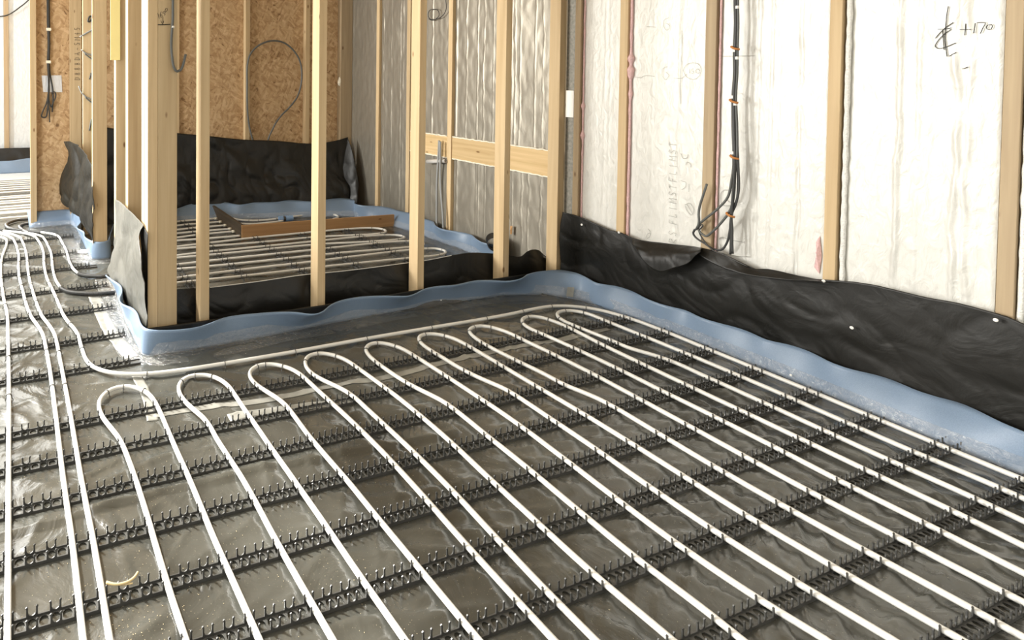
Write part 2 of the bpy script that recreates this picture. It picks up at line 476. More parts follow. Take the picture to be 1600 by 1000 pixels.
# ------------------------------------------------------------------ measured runs (metres, floor plan)
HALL = {
'P0':[(-0.209,4.848),(-0.152,4.79),(-0.117,4.749),(-0.1,4.679),(-0.098,4.553),(-0.112,4.397),(-0.123,4.248),(-0.126,4.098),(-0.122,3.935),(-0.115,3.784),(-0.105,3.627),(-0.094,3.466),(-0.082,3.341),(-0.071,3.246),(-0.065,3.133),(-0.061,2.975),(-0.055,2.733),(-0.048,2.474),(-0.045,2.282),(-0.042,2.043),(-0.037,1.739),(-0.034,1.513),(-0.032,1.338)],
'P1':[(-0.212,4.927),(-0.155,4.878),(-0.101,4.816),(-0.061,4.73),(-0.04,4.586),(-0.022,4.377),(-0.012,4.232),(-0.018,4.019),(-0.015,3.822),(0.004,3.583),(0.021,3.362),(0.032,3.246),(0.045,3.136),(0.079,3.002),(0.098,2.904),(0.101,2.817),(0.11,2.62),(0.114,2.417),(0.117,2.152),(0.117,1.824),(0.126,1.561),(0.124,1.283)],
'P2':[(-0.214,4.958),(-0.156,4.922),(-0.07,4.858),(-0.004,4.739),(0.014,4.567),(0.032,4.358),(0.039,4.147),(0.038,3.999),(0.044,3.765),(0.057,3.565),(0.074,3.358),(0.087,3.226),(0.096,3.131),(0.129,3.008),(0.15,2.897),(0.154,2.799),(0.158,2.585),(0.163,2.4),(0.168,2.14),(0.169,1.805),(0.179,1.542),(0.179,1.263)],
'P3':[(-0.136,4.972),(-0.049,4.911),(0.043,4.825),(0.102,4.731),(0.123,4.584),(0.144,4.394),(0.151,4.222),(0.14,4.026),(0.142,3.825),(0.15,3.675),(0.164,3.55),(0.185,3.349),(0.193,3.231),(0.201,3.12),(0.221,3.0),(0.246,2.913),(0.257,2.837),(0.255,2.743),(0.259,2.671),(0.262,2.584),(0.273,2.527),(0.302,2.473),(0.348,2.427),(0.402,2.396),(0.489,2.365),(0.657,2.348),(0.823,2.345),(0.968,2.343),(1.158,2.342),(1.535,2.35),(1.905,2.347),(2.245,2.342),(2.418,2.345),(2.609,2.359),(2.7,2.36),(2.793,2.33),(2.862,2.28),(2.911,2.226),(2.939,2.141),(2.958,2.055),(2.961,1.947),(2.952,1.759),(2.947,1.572),(2.943,1.395),(2.93,1.206),(2.92,1.018),(2.913,0.87)],
'P4':[(0.058,4.828),(0.107,4.774),(0.155,4.713),(0.171,4.594),(0.185,4.422),(0.198,4.277),(0.198,4.092),(0.189,3.906),(0.193,3.75),(0.196,3.641),(0.216,3.515)],
'P4s':[(0.216,3.515),(0.249,3.447),(0.322,3.39),(0.4,3.355),(0.524,3.338)],
'P5':[(0.147,4.824),(0.186,4.79),(0.242,4.741),(0.274,4.672),(0.284,4.501),(0.3,4.339),(0.304,4.169),(0.301,3.992),(0.312,3.824),(0.337,3.738)],
'P5s':[(0.337,3.738),(0.381,3.685),(0.436,3.651),(0.469,3.636),(0.52,3.637),(0.569,3.645)],
'SA':[(0.059,5.316),(-0.014,5.317),(-0.075,5.267),(-0.114,5.189),(-0.107,5.088),(-0.052,4.995),(0.035,4.913),(0.147,4.824)],
'SB':[(0.067,5.15),(0.026,5.141),(-0.009,5.087),(0.001,4.987),(0.058,4.834)],
'SC':[(-0.282,5.095),(-0.208,5.048),(-0.136,4.972)],
'L1':[(0.336,1.208),(0.332,1.308),(0.33,1.434),(0.331,1.596),(0.328,1.749),(0.323,1.862),(0.318,1.934),(0.311,1.983),(0.293,2.047),(0.274,2.115),(0.269,2.171),(0.272,2.215),(0.288,2.256),(0.311,2.284),(0.343,2.303),(0.381,2.305),(0.416,2.29),(0.448,2.255),(0.466,2.218),(0.476,2.166),(0.48,2.086),(0.48,1.961),(0.48,1.852),(0.485,1.694),(0.481,1.435),(0.486,1.29),(0.488,1.153)],
'L2':[(0.64,1.099),(0.638,1.208),(0.635,1.427),(0.639,1.539),(0.638,1.655),(0.63,1.781),(0.624,1.863),(0.627,1.939),(0.62,1.995),(0.6,2.054),(0.584,2.109),(0.577,2.166),(0.583,2.221),(0.604,2.263),(0.633,2.287),(0.673,2.295),(0.709,2.286),(0.743,2.262),(0.766,2.22),(0.78,2.17),(0.779,2.095),(0.778,1.987),(0.781,1.885),(0.78,1.771),(0.784,1.595),(0.787,1.399),(0.785,1.227),(0.789,1.046)],
'L3':[(0.942,0.992),(0.939,1.229),(0.937,1.401),(0.938,1.533),(0.934,1.603),(0.928,1.778),(0.935,1.893),(0.937,1.962),(0.931,2.01),(0.903,2.083),(0.885,2.14),(0.882,2.189),(0.889,2.227),(0.912,2.261),(0.943,2.281),(0.985,2.284),(1.023,2.269),(1.052,2.241),(1.075,2.21),(1.09,2.165),(1.095,2.114),(1.098,2.04),(1.105,1.949),(1.117,1.775),(1.121,1.606),(1.115,1.404),(1.104,1.225),(1.1,1.053),(1.098,0.936)],
'L4':[(1.184,0.906),(1.186,1.032),(1.197,1.209),(1.213,1.389),(1.216,1.581),(1.213,1.769),(1.21,1.857),(1.211,1.926),(1.204,1.972),(1.184,2.025),(1.156,2.079),(1.139,2.131),(1.136,2.182),(1.15,2.233),(1.178,2.275),(1.211,2.295),(1.244,2.297),(1.283,2.281),(1.315,2.246),(1.334,2.202),(1.342,2.163),(1.346,2.106),(1.36,1.975),(1.369,1.861),(1.371,1.739),(1.371,1.588),(1.355,1.398),(1.348,1.218),(1.336,1.032),(1.344,0.849)],
'L5':[(1.49,0.797),(1.493,0.842),(1.484,1.031),(1.496,1.214),(1.509,1.394),(1.511,1.584),(1.517,1.683),(1.517,1.742),(1.517,1.785),(1.496,1.852),(1.477,1.906),(1.463,1.968),(1.453,2.054),(1.447,2.138),(1.451,2.207),(1.464,2.251),(1.496,2.287),(1.529,2.299),(1.556,2.298),(1.592,2.277),(1.622,2.239),(1.637,2.194),(1.642,2.121),(1.653,1.978),(1.657,1.887),(1.663,1.762),(1.67,1.612),(1.657,1.394),(1.644,1.214),(1.632,1.031),(1.642,0.848),(1.664,0.735)],
'L6':[(1.804,0.685),(1.786,0.843),(1.777,1.029),(1.786,1.209),(1.802,1.392),(1.805,1.577),(1.81,1.673),(1.809,1.749),(1.808,1.78),(1.796,1.817),(1.774,1.88),(1.755,1.951),(1.749,2.093),(1.741,2.171),(1.749,2.232),(1.767,2.269),(1.792,2.292),(1.825,2.299),(1.872,2.288),(1.909,2.253),(1.93,2.211),(1.937,2.156),(1.94,2.058),(1.94,1.877),(1.942,1.742),(1.944,1.649),(1.946,1.571),(1.943,1.389),(1.936,1.208),(1.924,1.029),(1.933,0.845),(1.943,0.677),(1.947,0.634)],
'L7':[(2.087,0.591),(2.086,0.677),(2.078,0.846),(2.071,1.029),(2.074,1.204),(2.087,1.388),(2.095,1.572),(2.094,1.589),(2.086,1.642),(2.059,1.711),(2.055,1.76),(2.057,1.786),(2.033,1.969),(2.024,2.051),(2.021,2.116),(2.026,2.181),(2.04,2.235),(2.064,2.268),(2.108,2.288),(2.161,2.285),(2.192,2.255),(2.216,2.207),(2.227,2.158),(2.226,2.1),(2.24,1.943),(2.249,1.757),(2.241,1.568),(2.235,1.39),(2.226,1.205),(2.218,1.027),(2.222,0.847),(2.227,0.632)],
'L8':[(2.359,0.651),(2.366,0.849),(2.364,1.029),(2.379,1.202),(2.384,1.39),(2.382,1.567),(2.39,1.753),(2.382,1.936),(2.37,2.104),(2.354,2.174),(2.369,2.233),(2.402,2.27),(2.445,2.293),(2.493,2.293),(2.526,2.264),(2.542,2.229),(2.552,2.172),(2.552,2.082),(2.533,1.94),(2.528,1.749),(2.524,1.563),(2.521,1.388),(2.517,1.204),(2.511,1.026),(2.51,0.852),(2.496,0.691)],
'L9':[(2.636,0.731),(2.649,0.853),(2.646,1.022),(2.655,1.203),(2.666,1.385),(2.671,1.565),(2.671,1.748),(2.66,1.774),(2.609,1.883),(2.623,1.933),(2.611,1.994),(2.6,2.104),(2.595,2.202),(2.615,2.246),(2.651,2.277),(2.701,2.291),(2.745,2.28),(2.786,2.248),(2.804,2.206),(2.799,2.14),(2.809,1.929),(2.813,1.745),(2.81,1.563),(2.806,1.384),(2.793,1.197),(2.782,1.019),(2.789,0.854),(2.779,0.773)]}
ROOM = {
'a':[(1.108,4.798),(1.257,4.81),(1.417,4.818),(1.545,4.796),(1.619,4.807)],
'b':[(1.078,4.666),(1.222,4.675),(1.38,4.692),(1.505,4.673),(1.62,4.682)],
'c':[(1.048,4.538),(1.189,4.548),(1.342,4.562),(1.467,4.552),(1.624,4.557)],
'd':[(1.024,4.433),(1.162,4.445),(1.308,4.446),(1.43,4.438),(1.621,4.432)],
'e':[(0.994,4.302),(1.13,4.324),(1.281,4.353),(1.403,4.355),(1.62,4.351)],
'f':[(0.982,4.251),(1.11,4.248),(1.246,4.237),(1.359,4.217),(1.622,4.218)],
'gh':[(0.943,4.084),(1.071,4.095),(1.208,4.107),(1.321,4.1),(1.467,4.117),(1.638,4.135),(1.919,4.131),(2.173,4.127),(2.316,4.133),(2.53,4.119),(2.675,4.105),(2.76,4.066),(2.793,4.013),(2.781,3.964),(2.732,3.919),(2.676,3.903),(2.484,3.93),(2.232,3.982),(2.078,4.006),(1.854,3.991),(1.622,3.998),(1.297,4.025),(1.187,4.033),(1.057,4.045),(0.936,4.05)],
'ij':[(0.896,3.877),(1.017,3.891),(1.147,3.898),(1.258,3.902),(1.58,3.894),(2.046,3.884),(2.182,3.892),(2.348,3.891),(2.515,3.885),(2.662,3.869),(2.736,3.861),(2.808,3.825),(2.813,3.765),(2.785,3.732),(2.706,3.72),(2.501,3.733),(2.314,3.765),(2.138,3.813),(1.979,3.815),(1.55,3.82),(1.234,3.828),(1.127,3.828),(1.004,3.839),(0.888,3.846)],
'kl':[(0.852,3.69),(0.968,3.701),(1.088,3.697),(1.195,3.707),(1.504,3.705),(1.947,3.695),(2.074,3.699),(2.31,3.693),(2.484,3.707),(2.716,3.675),(2.807,3.657),(2.849,3.621),(2.842,3.57),(2.797,3.533),(2.73,3.523),(2.658,3.527),(2.531,3.536),(2.231,3.566),(2.006,3.577),(1.859,3.582),(1.451,3.575),(1.159,3.593),(1.061,3.603),(0.943,3.608),(0.835,3.616)],
'mn':[(0.796,3.444),(0.903,3.452),(1.018,3.457),(1.115,3.457),(1.409,3.47),(1.82,3.454),(1.945,3.467),(2.248,3.47),(2.618,3.474),(2.763,3.463),(2.837,3.445),(2.868,3.4),(2.857,3.345),(2.796,3.304),(2.737,3.292),(2.623,3.301),(2.499,3.315),(2.158,3.33),(1.876,3.345),(1.736,3.343),(1.358,3.343),(1.083,3.358),(0.991,3.367),(0.88,3.366),(0.778,3.367)],
'box':[(1.722,4.783),(1.754,4.689),(1.843,4.633),(1.922,4.607),(2.094,4.608),(2.179,4.634)],
'box2':[(1.69,4.599),(1.754,4.56),(1.8,4.524),(1.953,4.492),(2.121,4.538)],
'box3':[(2.259,4.644),(2.352,4.661),(2.458,4.671),(2.531,4.677),(2.611,4.662),(2.641,4.628),(2.671,4.56),(2.658,4.508),(2.618,4.469),(2.561,4.452)]}
ZP = 0.0105 + 0.0075     # height of the pipe axis in its clips
RAIL_Y = [0.660, 0.845, 1.028, 1.198, 1.375, 1.562, 1.750, 1.938, 2.130]
RAIL_TILT = [-.012, -.012, -.012, -.012, -.010, -.010, -.010, -.006, -.014]
LEFT_RAILS = [(2.515, 0.49), (2.80, 0.475), (3.15, 0.485), (3.50, 0.495), (3.885, 0.47), (4.22, 0.44), (4.66, 0.39)]

# ------------------------------------------------------------------ floor and shell
RY = RAIL_Y + [y for y, _ in LEFT_RAILS]
def floor_h(x, y):
    p = Vector((x, y, 0))
    h = 0.0016 * noise.noise(p * 3.1) + 0.0010 * noise.noise(p * 9 + Vector((3, 0, 0)))
    w = p + Vector((noise.noise(p * 2.2), noise.noise(p * 2.2 + Vector((9, 2, 0))), 0)) * 0.12
    h += 0.0042 * max(0, ridge(w, 3.2, 4)) ** 7
    h += 0.0030 * max(0, ridge((w.x * .6 + w.y, w.y * 1.3 - w.x, 0), 4.6, 9)) ** 6
    # packed parallel pleats of slack film in the right half
    def pleat(cx, cy, rx, ry, ang, lam, amp, wob):
        dx, dy = x - cx, y - cy
        m = math.exp(-((dx / rx) ** 2 + (dy / ry) ** 2) * 1.2)
        if m < 0.02: return 0
        s = -dx * math.sin(ang) + dy * math.cos(ang)
        s += wob * noise.noise(Vector((x * 3, y * 3, cx)))
        t = math.sin(2 * PI * s / lam)
        return amp * m * (max(0, t) ** 1.5 - .3)
    for c in ((1.90, 1.47, .50, .17, -15, .062, .0042, .03), (2.45, 1.36, .45, .20, -13, .058, .0040, .03), (1.85, 1.12, .55, .15, -16, .052, .0046, .03),
              (1.55, .965, .35, .10, 26, .046, .0048, .02), (2.02, .945, .38, .11, 24, .050, .0048, .03), (1.55, .74, .45, .10, 40, .055, .0045, .04),
              (2.05, .72, .45, .10, 8, .060, .0042, .05), (2.55, .78, .35, .20, -32, .060, .0045, .05), (1.05, 1.46, .40, .16, -12, .085, .0034, .05),
              (.85, 1.10, .45, .18, -15, .075, .0036, .05), (1.30, 1.22, .30, .16, -14, .065, .0036, .04), (1.6, 1.85, .5, .2, -10, .10, .0026, .06),
              (.25, 1.15, .35, .20, 20, .11, .0040, .08), (.30, 1.80, .35, .25, 15, .10, .0032, .08), (.15, 2.8, .4, .5, -25, .12, .0030, .08), (2.3, 2.0, .5, .12, 20, .08, .0030, .05)):
        h += pleat(c[0], c[1], c[2], c[3], math.radians(c[4]), c[5], c[6], c[7])
    # the sheet lap that crosses the left half
    s = y - (1.655 + .035 * math.sin(x * 2.4 + .4)) + .01 * noise.noise(Vector((x * 6, 0, 0)))
    if -.2 < x < 1.45 and s > -.012: h += 0.008 * math.exp(-max(0, s) * 16) * min(1, (s + .012) / .010)
    k = 1.0
    if y < 2.3 or x < .55:
        for ry in RY:
            if ry > 2.3 and x > .55: continue
            d = abs(y - ry)
            if d < .045: k = min(k, max(0.12, (d - .018) / .027))
    return h * k * 1.6
def fn_floor(x0, x1, y0, y1):
    def f(u, v):
        x, y = x0 + (x1 - x0) * u, y0 + (y1 - y0) * v
        return (x, y, floor_h(x, y))
    return f
fl = obj('floor', grid(fn_floor(-0.6, 3.12, 0.30, 5.12), 340, 430), FLOOR_FILM, smooth=True, kind='structure')
outer = join(box(-3.6, -0.6, -1.2, 5.12, -.03, 0), box(-0.6, 3.12, -1.2, 0.30, -.03, 0), box(-3.6, 3.3, 5.12, 8.4, -.03, 0))
obj('floor', outer, FLOOR_FILM, kind='structure')
obj('floor', box(-3.6, 3.3, -1.2, 8.4, -.10, -.035), CONCRETE, kind='structure')
obj('ceiling', box(-.35, 3.25, -1.2, 5.15, 2.5, 2.56), WOOD_H, kind='structure')  # unseen, left edge placed so direct sun stays on the left floor
obj('wall_right', box(3.165, 3.25, -1.2, 5.3, -.03, 2.5), WOOD_GREY, kind='structure')
obj('wall_back', box(0.076, 3.165, 5.13, 5.15, -.03, 2.5), OSB, kind='structure')
obj('wall_far', box(-3.6, 0.6, 8.32, 8.40, -.03, 2.5), COOL_FOIL, kind='structure')
obj('wall_far', box(0.2, 0.3, 5.15, 8.32, -.03, 2.5), OSB, kind='structure')

# ------------------------------------------------------------------ timber
def stud(x0, x1, y0, y1, label, z0=0.0, z1=2.45, m=None, name='timber_stud', group=None, cat='stud'):
    cx, cy = (x0 + x1) / 2, (y0 + y1) / 2
    d = shift(box(x0, x1, y0, y1, z0, z1, 0.0022), (cx, cy, z0))
    # faint warp so that no two are the same
    s = random.uniform(-.003, .003); s2 = random.uniform(-.002, .002)
    for p in d[0]:
        t = p.z / (z1 - z0)
        p.x += s * math.sin(PI * t); p.y += s2 * math.sin(PI * t)
    o = obj(name, d, m or WOOD, label=label, cat=cat, group=group)
    o.location = (cx, cy, z0)
    return o
PG = 'studs of the dividing partition'
YF, YB = 2.625, 2.700
ZS = 0.052
stud(0.546, 0.593, YF, 2.700, 'narrow half of the doubled corner post of the near partition', ZS, group=PG)
stud(0.5935, 0.684, YF, 2.672, 'wide half of the doubled corner post, height mark written on it', ZS, group=PG)
stud(0.546, 0.5930, 2.705, 2.775, 'third member of the corner post, hidden behind the narrow half', ZS, group=PG)
ORD = ['first', 'second', 'third', 'fourth', 'fifth', 'sixth', 'seventh', 'eighth', 'ninth', 'tenth', 'eleventh', 'twelfth', 'thirteenth', 'fourteenth', 'fifteenth', 'sixteenth']
for (a, b), lab in zip([(0.798, 0.843), (1.422, 1.467), (2.035, 2.078), (2.632, 2.675), (3.046, 3.092)],
    ['slim pine stud just right of the doubled corner post', 'pine stud in front of the grey cable loop and shuttering box',
     'pine stud in front of the foil wall, left of the grey upright pipes', 'pine stud with the black duct mouth beside its foot',
     'knotty pine stud where the partition meets the pale insulated wall']):
    stud(a, b, YF, YB, lab, ZS, group=PG)
obj('bottom_plate', box(0.546, 3.092, 2.628, 2.698, 0.002, 0.048, .002), WOOD, label='timber bottom plate wrapped in black film under the partition studs', cat='timber plate')
obj('bottom_plate', box(0.548, 0.616, 2.78, 3.68, 0.002, 0.048, .002), WOOD, label='timber bottom plate of the side partition, behind the grey film drape', cat='timber plate')
stud(0.545, 0.618, 3.14, 3.215, 'pine stud directly behind the corner post in the side partition', ZS)
stud(0.545, 0.618, 3.562, 3.637, 'pine stud at the doorway edge under the yellow strip', ZS)
stud(0.463, 0.561, 4.06, 4.105, 'bright sunlit pine post standing in the blue edge strip left of the doorway', 0.0)
stud(0.463, 0.545, 4.70, 4.745, 'pine post behind the bright doorway post, with small grey cables', 0.0)
stud(0.392, 0.487, 5.075, 5.125, 'shaded pine post in the strand board corner, written on lengthwise', 0.0)
stud(0.075, 0.125, 5.060, 5.130, 'pine post at the left end of the strand board wall', 0.0)
BG = 'studs on the strand board wall'
stud(1.275, 1.345, 5.085, 5.130, 'pine stud on strand board, half hidden behind the corner post', 0.0, group=BG)
stud(1.975, 2.020, 5.070, 5.130, 'pine stud on strand board left of the grey cable loop', 0.0, group=BG)
stud(2.600, 2.645, 5.070, 5.130, 'pine stud on strand board right of the grey cable loop', 0.0, group=BG)
stud(2.985, 3.130, 5.060, 5.130, 'wide pine stud in the corner of strand board and foil wall', 0.0, group=BG, m=WOOD_GREY)
FG = 'studs of the foil insulated wall'
XF = 3.088
for y, w, lab in ((4.585, .045, 'slim stud on the foil wall nearest the strand board corner'),
                  (4.135, .045, 'stud on the foil wall just left of the lit partition stud'),
                  (3.625, .045, 'slim stud on the foil wall right of the two upright grey pipes'),
                  (3.115, .045, 'foil wall stud hidden behind the partition stud with the duct')):
    stud(XF, 3.16, y - w / 2, y + w / 2, lab, 0.0, group=FG)
RG = 'studs of the pale insulated wall'
XR = 3.072
stud(XR, 3.16, 2.513, 2.548, 'narrow stud in the shaded gap beside the partition end', 0.0, group=RG, m=WOOD_GREY)
stud(XR, 3.16, 2.232, 2.275, 'pine stud with the knobbly pink foam bead', 0.0, group=RG)
stud(XR, 3.16, 1.808, 1.853, 'weathered stud beside the hanging grey cable ends', 0.0, group=RG, m=WOOD_GREY)
stud(XR, 3.16, 1.362, 1.400, 'pale stud in the middle of the white insulated wall', 0.0, group=RG)
stud(XR, 3.16, 0.915, 0.953, 'weathered stud at the right edge of the view beside the written 170', 0.0, group=RG, m=WOOD_GREY)
# nogging boards set flat between the foil wall studs
NG = 'nogging boards on the foil wall'
for (a, b), lab in (((4.160, 4.560), 'nogging board on foil wall, hidden farthest left'),
                    ((3.650, 4.110), 'nogging board crossing behind the upright grey pipes'),
                    ((3.140, 3.600), 'nogging board between the slim foil wall stud and the duct stud'),
                    ((2.705, 3.090), 'swirly grained nogging board next to the partition end stud')):
    if a > 4.15: continue
    o = obj('nogging_board', box(XF + .006, XF + .05, a, b, 0.640, 0.800, .003), WOOD_H, label=lab, cat='timber board', group=NG)
def sealant(a, b, z, seed):
    P = []
    n = int((b - a) / .012)
    for i in range(n + 1):
        y = a + (b - a) * i / n
        P.append((XF + .006, y, z + .004 * noise.noise(Vector((y * 30, seed, 0)))))
    return tube(P, .006, 6, rfun=lambda i: .0045 + .004 * abs(noise.noise(Vector((i * .35, seed, 2)))))
k = 0
for a, b in ((3.655, 4.105), (3.145, 3.595), (2.71, 3.085)):
    for z, w in ((0.803, 'top'), (0.637, 'bottom')):
        obj('foam_bead', sealant(a, b, z, k), CREAM, smooth=True, label='white foam bead along the %s edge of the %s nogging board' % (w, ORD[k // 2]), cat='foam bead', group='white foam beads round the nogging boards')
        k += 1

# ------------------------------------------------------------------ insulation boards
def panel(y0, y1, z0, z1, xf, m, label, creases, seams=(), edge=0.0, group=None, seed=0, amp=.0016, nz=150, ny=None, deep=.05, name='insulation_board'):
    ny = ny or max(10, int((y1 - y0) / .0055))
    def f(u, v):
        y, z = y0 + (y1 - y0) * u, z0 + (z1 - z0) * v
        h = amp * noise.noise(Vector((y * 5, z * 2.2, seed))) + amp * .5 * noise.noise(Vector((y * 23, z * 11, seed)))
        for cy, wd, a, wob in creases:
            c = cy + wob * noise.noise(Vector((z * 5 + cy * 30, seed, 1))) + wob * .35 * noise.noise(Vector((z * 26, cy * 9, 4)))
            g = (y - c) / wd
            if abs(g) < 3:
                q = 1.0 if wob < .001 else 0.45 + .55 * noise.noise(Vector((z * 9, cy * 11, seed + 2)))
                h += a * q * math.exp(-g * g)
        for cz, wz in seams:
            g = (z - cz) / .004
            if abs(g) < 3: h -= wz * math.exp(-g * g)
        d = min(y - y0, y1 - y)
        if d < .006: h -= .003 * (1 - d / .006)
        return (xf - h, y, z)
    face = grid(f, ny, nz)
    root = empty(name, ((xf + .03), (y0 + y1) / 2, z0), label, 'insulation', group)
    off = (xf + .03, (y0 + y1) / 2, z0)
    obj('foil_facing', shift(face, off), m, root, smooth=True)
    obj('foam_core', shift(box(xf + .0065, min(xf + deep, 3.158), y0 + .001, y1 - .001, z0, z1), off), FIBRE, root)
    return root
IG = 'white faced insulation boards on the right wall'
S = .0035
panel(2.285, 2.505, 0, 2.4, 3.092, WHITE_FOIL, 'narrow white insulation board between the two pink foam beads nearest the partition', [(2.37, .004, .004, .004), (2.34, .003, .004, .006), (2.31, .002, .002, .0)], group=IG, seed=1)
panel(1.862, 2.225, 0, 2.4, 3.096, WHITE_FOIL, 'white insulation board with words written upright in marker', [(2.118, .0015, .003, 0), (2.108, .0015, .003, 0), (1.99, .004, -.005, .012), (1.965, .003, .003, .010)], [(.98, .002), (.73, .002)], group=IG, seed=2)
panel(1.406, 1.800, 0, 2.4, 3.096, WHITE_FOIL, 'white insulation board behind the hanging cable bundle', [(1.648, .004, -.011, .010), (1.600, .0014, -.006, .001), (1.574, .0014, -.006, .001), (1.500, .0035, -.013, .008)], [(1.17, .001), (.78, .0015)], group=IG, seed=3)
panel(0.962, 1.348, 0, 2.4, 3.096, WHITE_FOIL, 'white insulation board with the marker number +170', [(1.205, .0045, .014, .010), (1.155, .0018, .006, .001), (1.130, .0018, .006, .001), (1.06, .006, .015, .016), (1.035, .005, .010, .014)], [(.62, .001), (1.0, .001)], group=IG, seed=4, amp=.003)
panel(-1.1, 0.905, 0, 2.4, 3.096, WHITE_FOIL, 'white insulation board at the right edge of the view', [(.86, .006, .008, .016)], group=IG, seed=5, ny=160)
SG = 'silver foil boards on the rear right wall'
def sil(y0, y1, z0, z1, lab, cs, seed):
    panel(y0, y1, z0, z1, 3.108, FOIL, lab, cs, group=SG, seed=seed, amp=.005, nz=max(20, int((z1 - z0) / .012)), deep=.04)
sil(4.615, 5.055, 0, 2.4, 'tall silver foil board in the strand board corner', [(5.03, .003, .008, .002), (4.86, .003, .004, .006)], 11)
sil(4.165, 4.555, 0, 2.4, 'silver foil board between the two farthest foil wall studs', [(4.52, .004, .008, .002), (4.40, .003, .007, .008), (4.27, .003, .008, .008), (4.23, .003, .006, .004)], 12)
sil(3.655, 4.105, 0.80, 2.4, 'silver foil board with the small wire coil, above the nogging', [(4.0, .002, .008, .0), (3.96, .002, .008, .0), (3.85, .004, .010, .010)], 13)
sil(3.655, 4.105, 0, 0.64, 'silver foil board behind the two upright grey pipes', [(3.99, .003, .008, .001), (3.95, .003, .008, .001), (3.85, .003, .006, .004)], 14)
sil(3.145, 3.595, 0.80, 2.4, 'silver foil board with wavy vertical creases above the nogging', [(3.575, .006, .010, .003), (3.47, .003, .007, .016), (3.36, .003, .010, .010), (3.30, .003, .006, .02), (3.21, .002, .008, .001)], 15)
sil(3.145, 3.595, 0, 0.64, 'silver foil board below the nogging, left of the duct stud', [(3.56, .008, .008, .010), (3.36, .002, .007, .001), (3.34, .002, .007, .001), (3.28, .003, .006, .004)], 16)
sil(2.705, 3.090, 0.80, 2.4, 'crinkled silver foil board above the nogging beside the partition end', [(3.05, .004, .010, .012), (3.02, .003, .008, .012), (2.98, .003, .009, .014), (2.86, .003, .009, .006), (2.80, .003, .005, .018)], 17)
sil(2.705, 3.090, 0, 0.64, 'crinkled silver foil board below the nogging beside the partition end', [(3.03, .003, .007, .010), (2.95, .003, .006, .016), (2.9, .003, .006, .022), (2.80, .003, .006, .022)], 18)
# niche at the end of the partition
obj('metal_channel', box(3.10, 3.158, 2.552, 2.625, 0, 2.4, .001), plain('dull_zinc', (0.22, 0.21, 0.18), 0.55, 0.4, 0.3, nscale=60, var=.3), label='dull grey metal channel in the gap beside the partition end stud', cat='channel')
obj('spacer_block', box(3.085, 3.099, 2.56, 2.615, 1.02, 1.18, .002), WTIE, label='white spacer block in the gap beside the partition end stud', cat='block')

# pink and white foam beads beside the wall studs
def bead(y, z0, z1, r, seed, m, lab, blobs=(), grp='pink foam beads beside the wall studs'):
    P = [(3.088, y + .002 * noise.noise(Vector((i * .12, seed, 0))), z0 + (z1 - z0) * i / 240) for i in range(241)]
    def rf(i):
        z = P[i][2]
        v = r * (1 + .35 * noise.noise(Vector((i * .22, seed, 5))))
        for bz, br in blobs: v += br * math.exp(-((z - bz) / .016) ** 2)
        return v
    return obj('foam_bead', tube(P, r, 8, rfun=rf), m, smooth=True, label=lab, cat='foam bead', group=grp)
bead(2.500, 0.1, 2.4, .0045, 1, PINK, 'thin pink foam bead nearest the partition end', [(1.09, .007), (.92, .008)])
bead(2.222, 0.1, 2.4, .0065, 2, PINK, 'pink foam bead with thick blobs', [(1.36, .012), (1.30, .012), (1.27, .009), (1.17, .005)])
bead(1.798, 0.1, 2.4, .0045, 3, PINK, 'smooth pink foam bead behind the cable ends')
bead(1.347, 0.1, 2.4, .0085, 4, FIBRE, 'ragged white seam right of the pale stud', grp='white foam seams beside the wall studs')
bead(0.905, 0.1, 2.4, .0080, 5, FIBRE, 'ragged white seam beside the stud at the right edge', grp='white foam seams beside the wall studs')
def wedge(pts, seed):
    V = [Vector(p) for p in pts]
    c = sum(V, Vector()) / len(V) - Vector((.010, 0, 0))
    V.append(c)
    n = len(pts)
    F = [(i, (i + 1) % n, n) for i in range(n)] + [tuple(reversed(range(n)))]
    return V, F
obj('foam_squeeze', wedge([(3.092,1.421,0.6103),(3.092,1.4326,0.5806),(3.092,1.424,0.5644),(3.092,1.4337,0.535),(3.092,1.423,0.5195),(3.092,1.4365,0.4755),(3.092,1.4195,0.4515),(3.092,1.413,0.5277)], 1), PINK, label='torn pink foam squeezed out left of the pale stud foot', cat='foam')

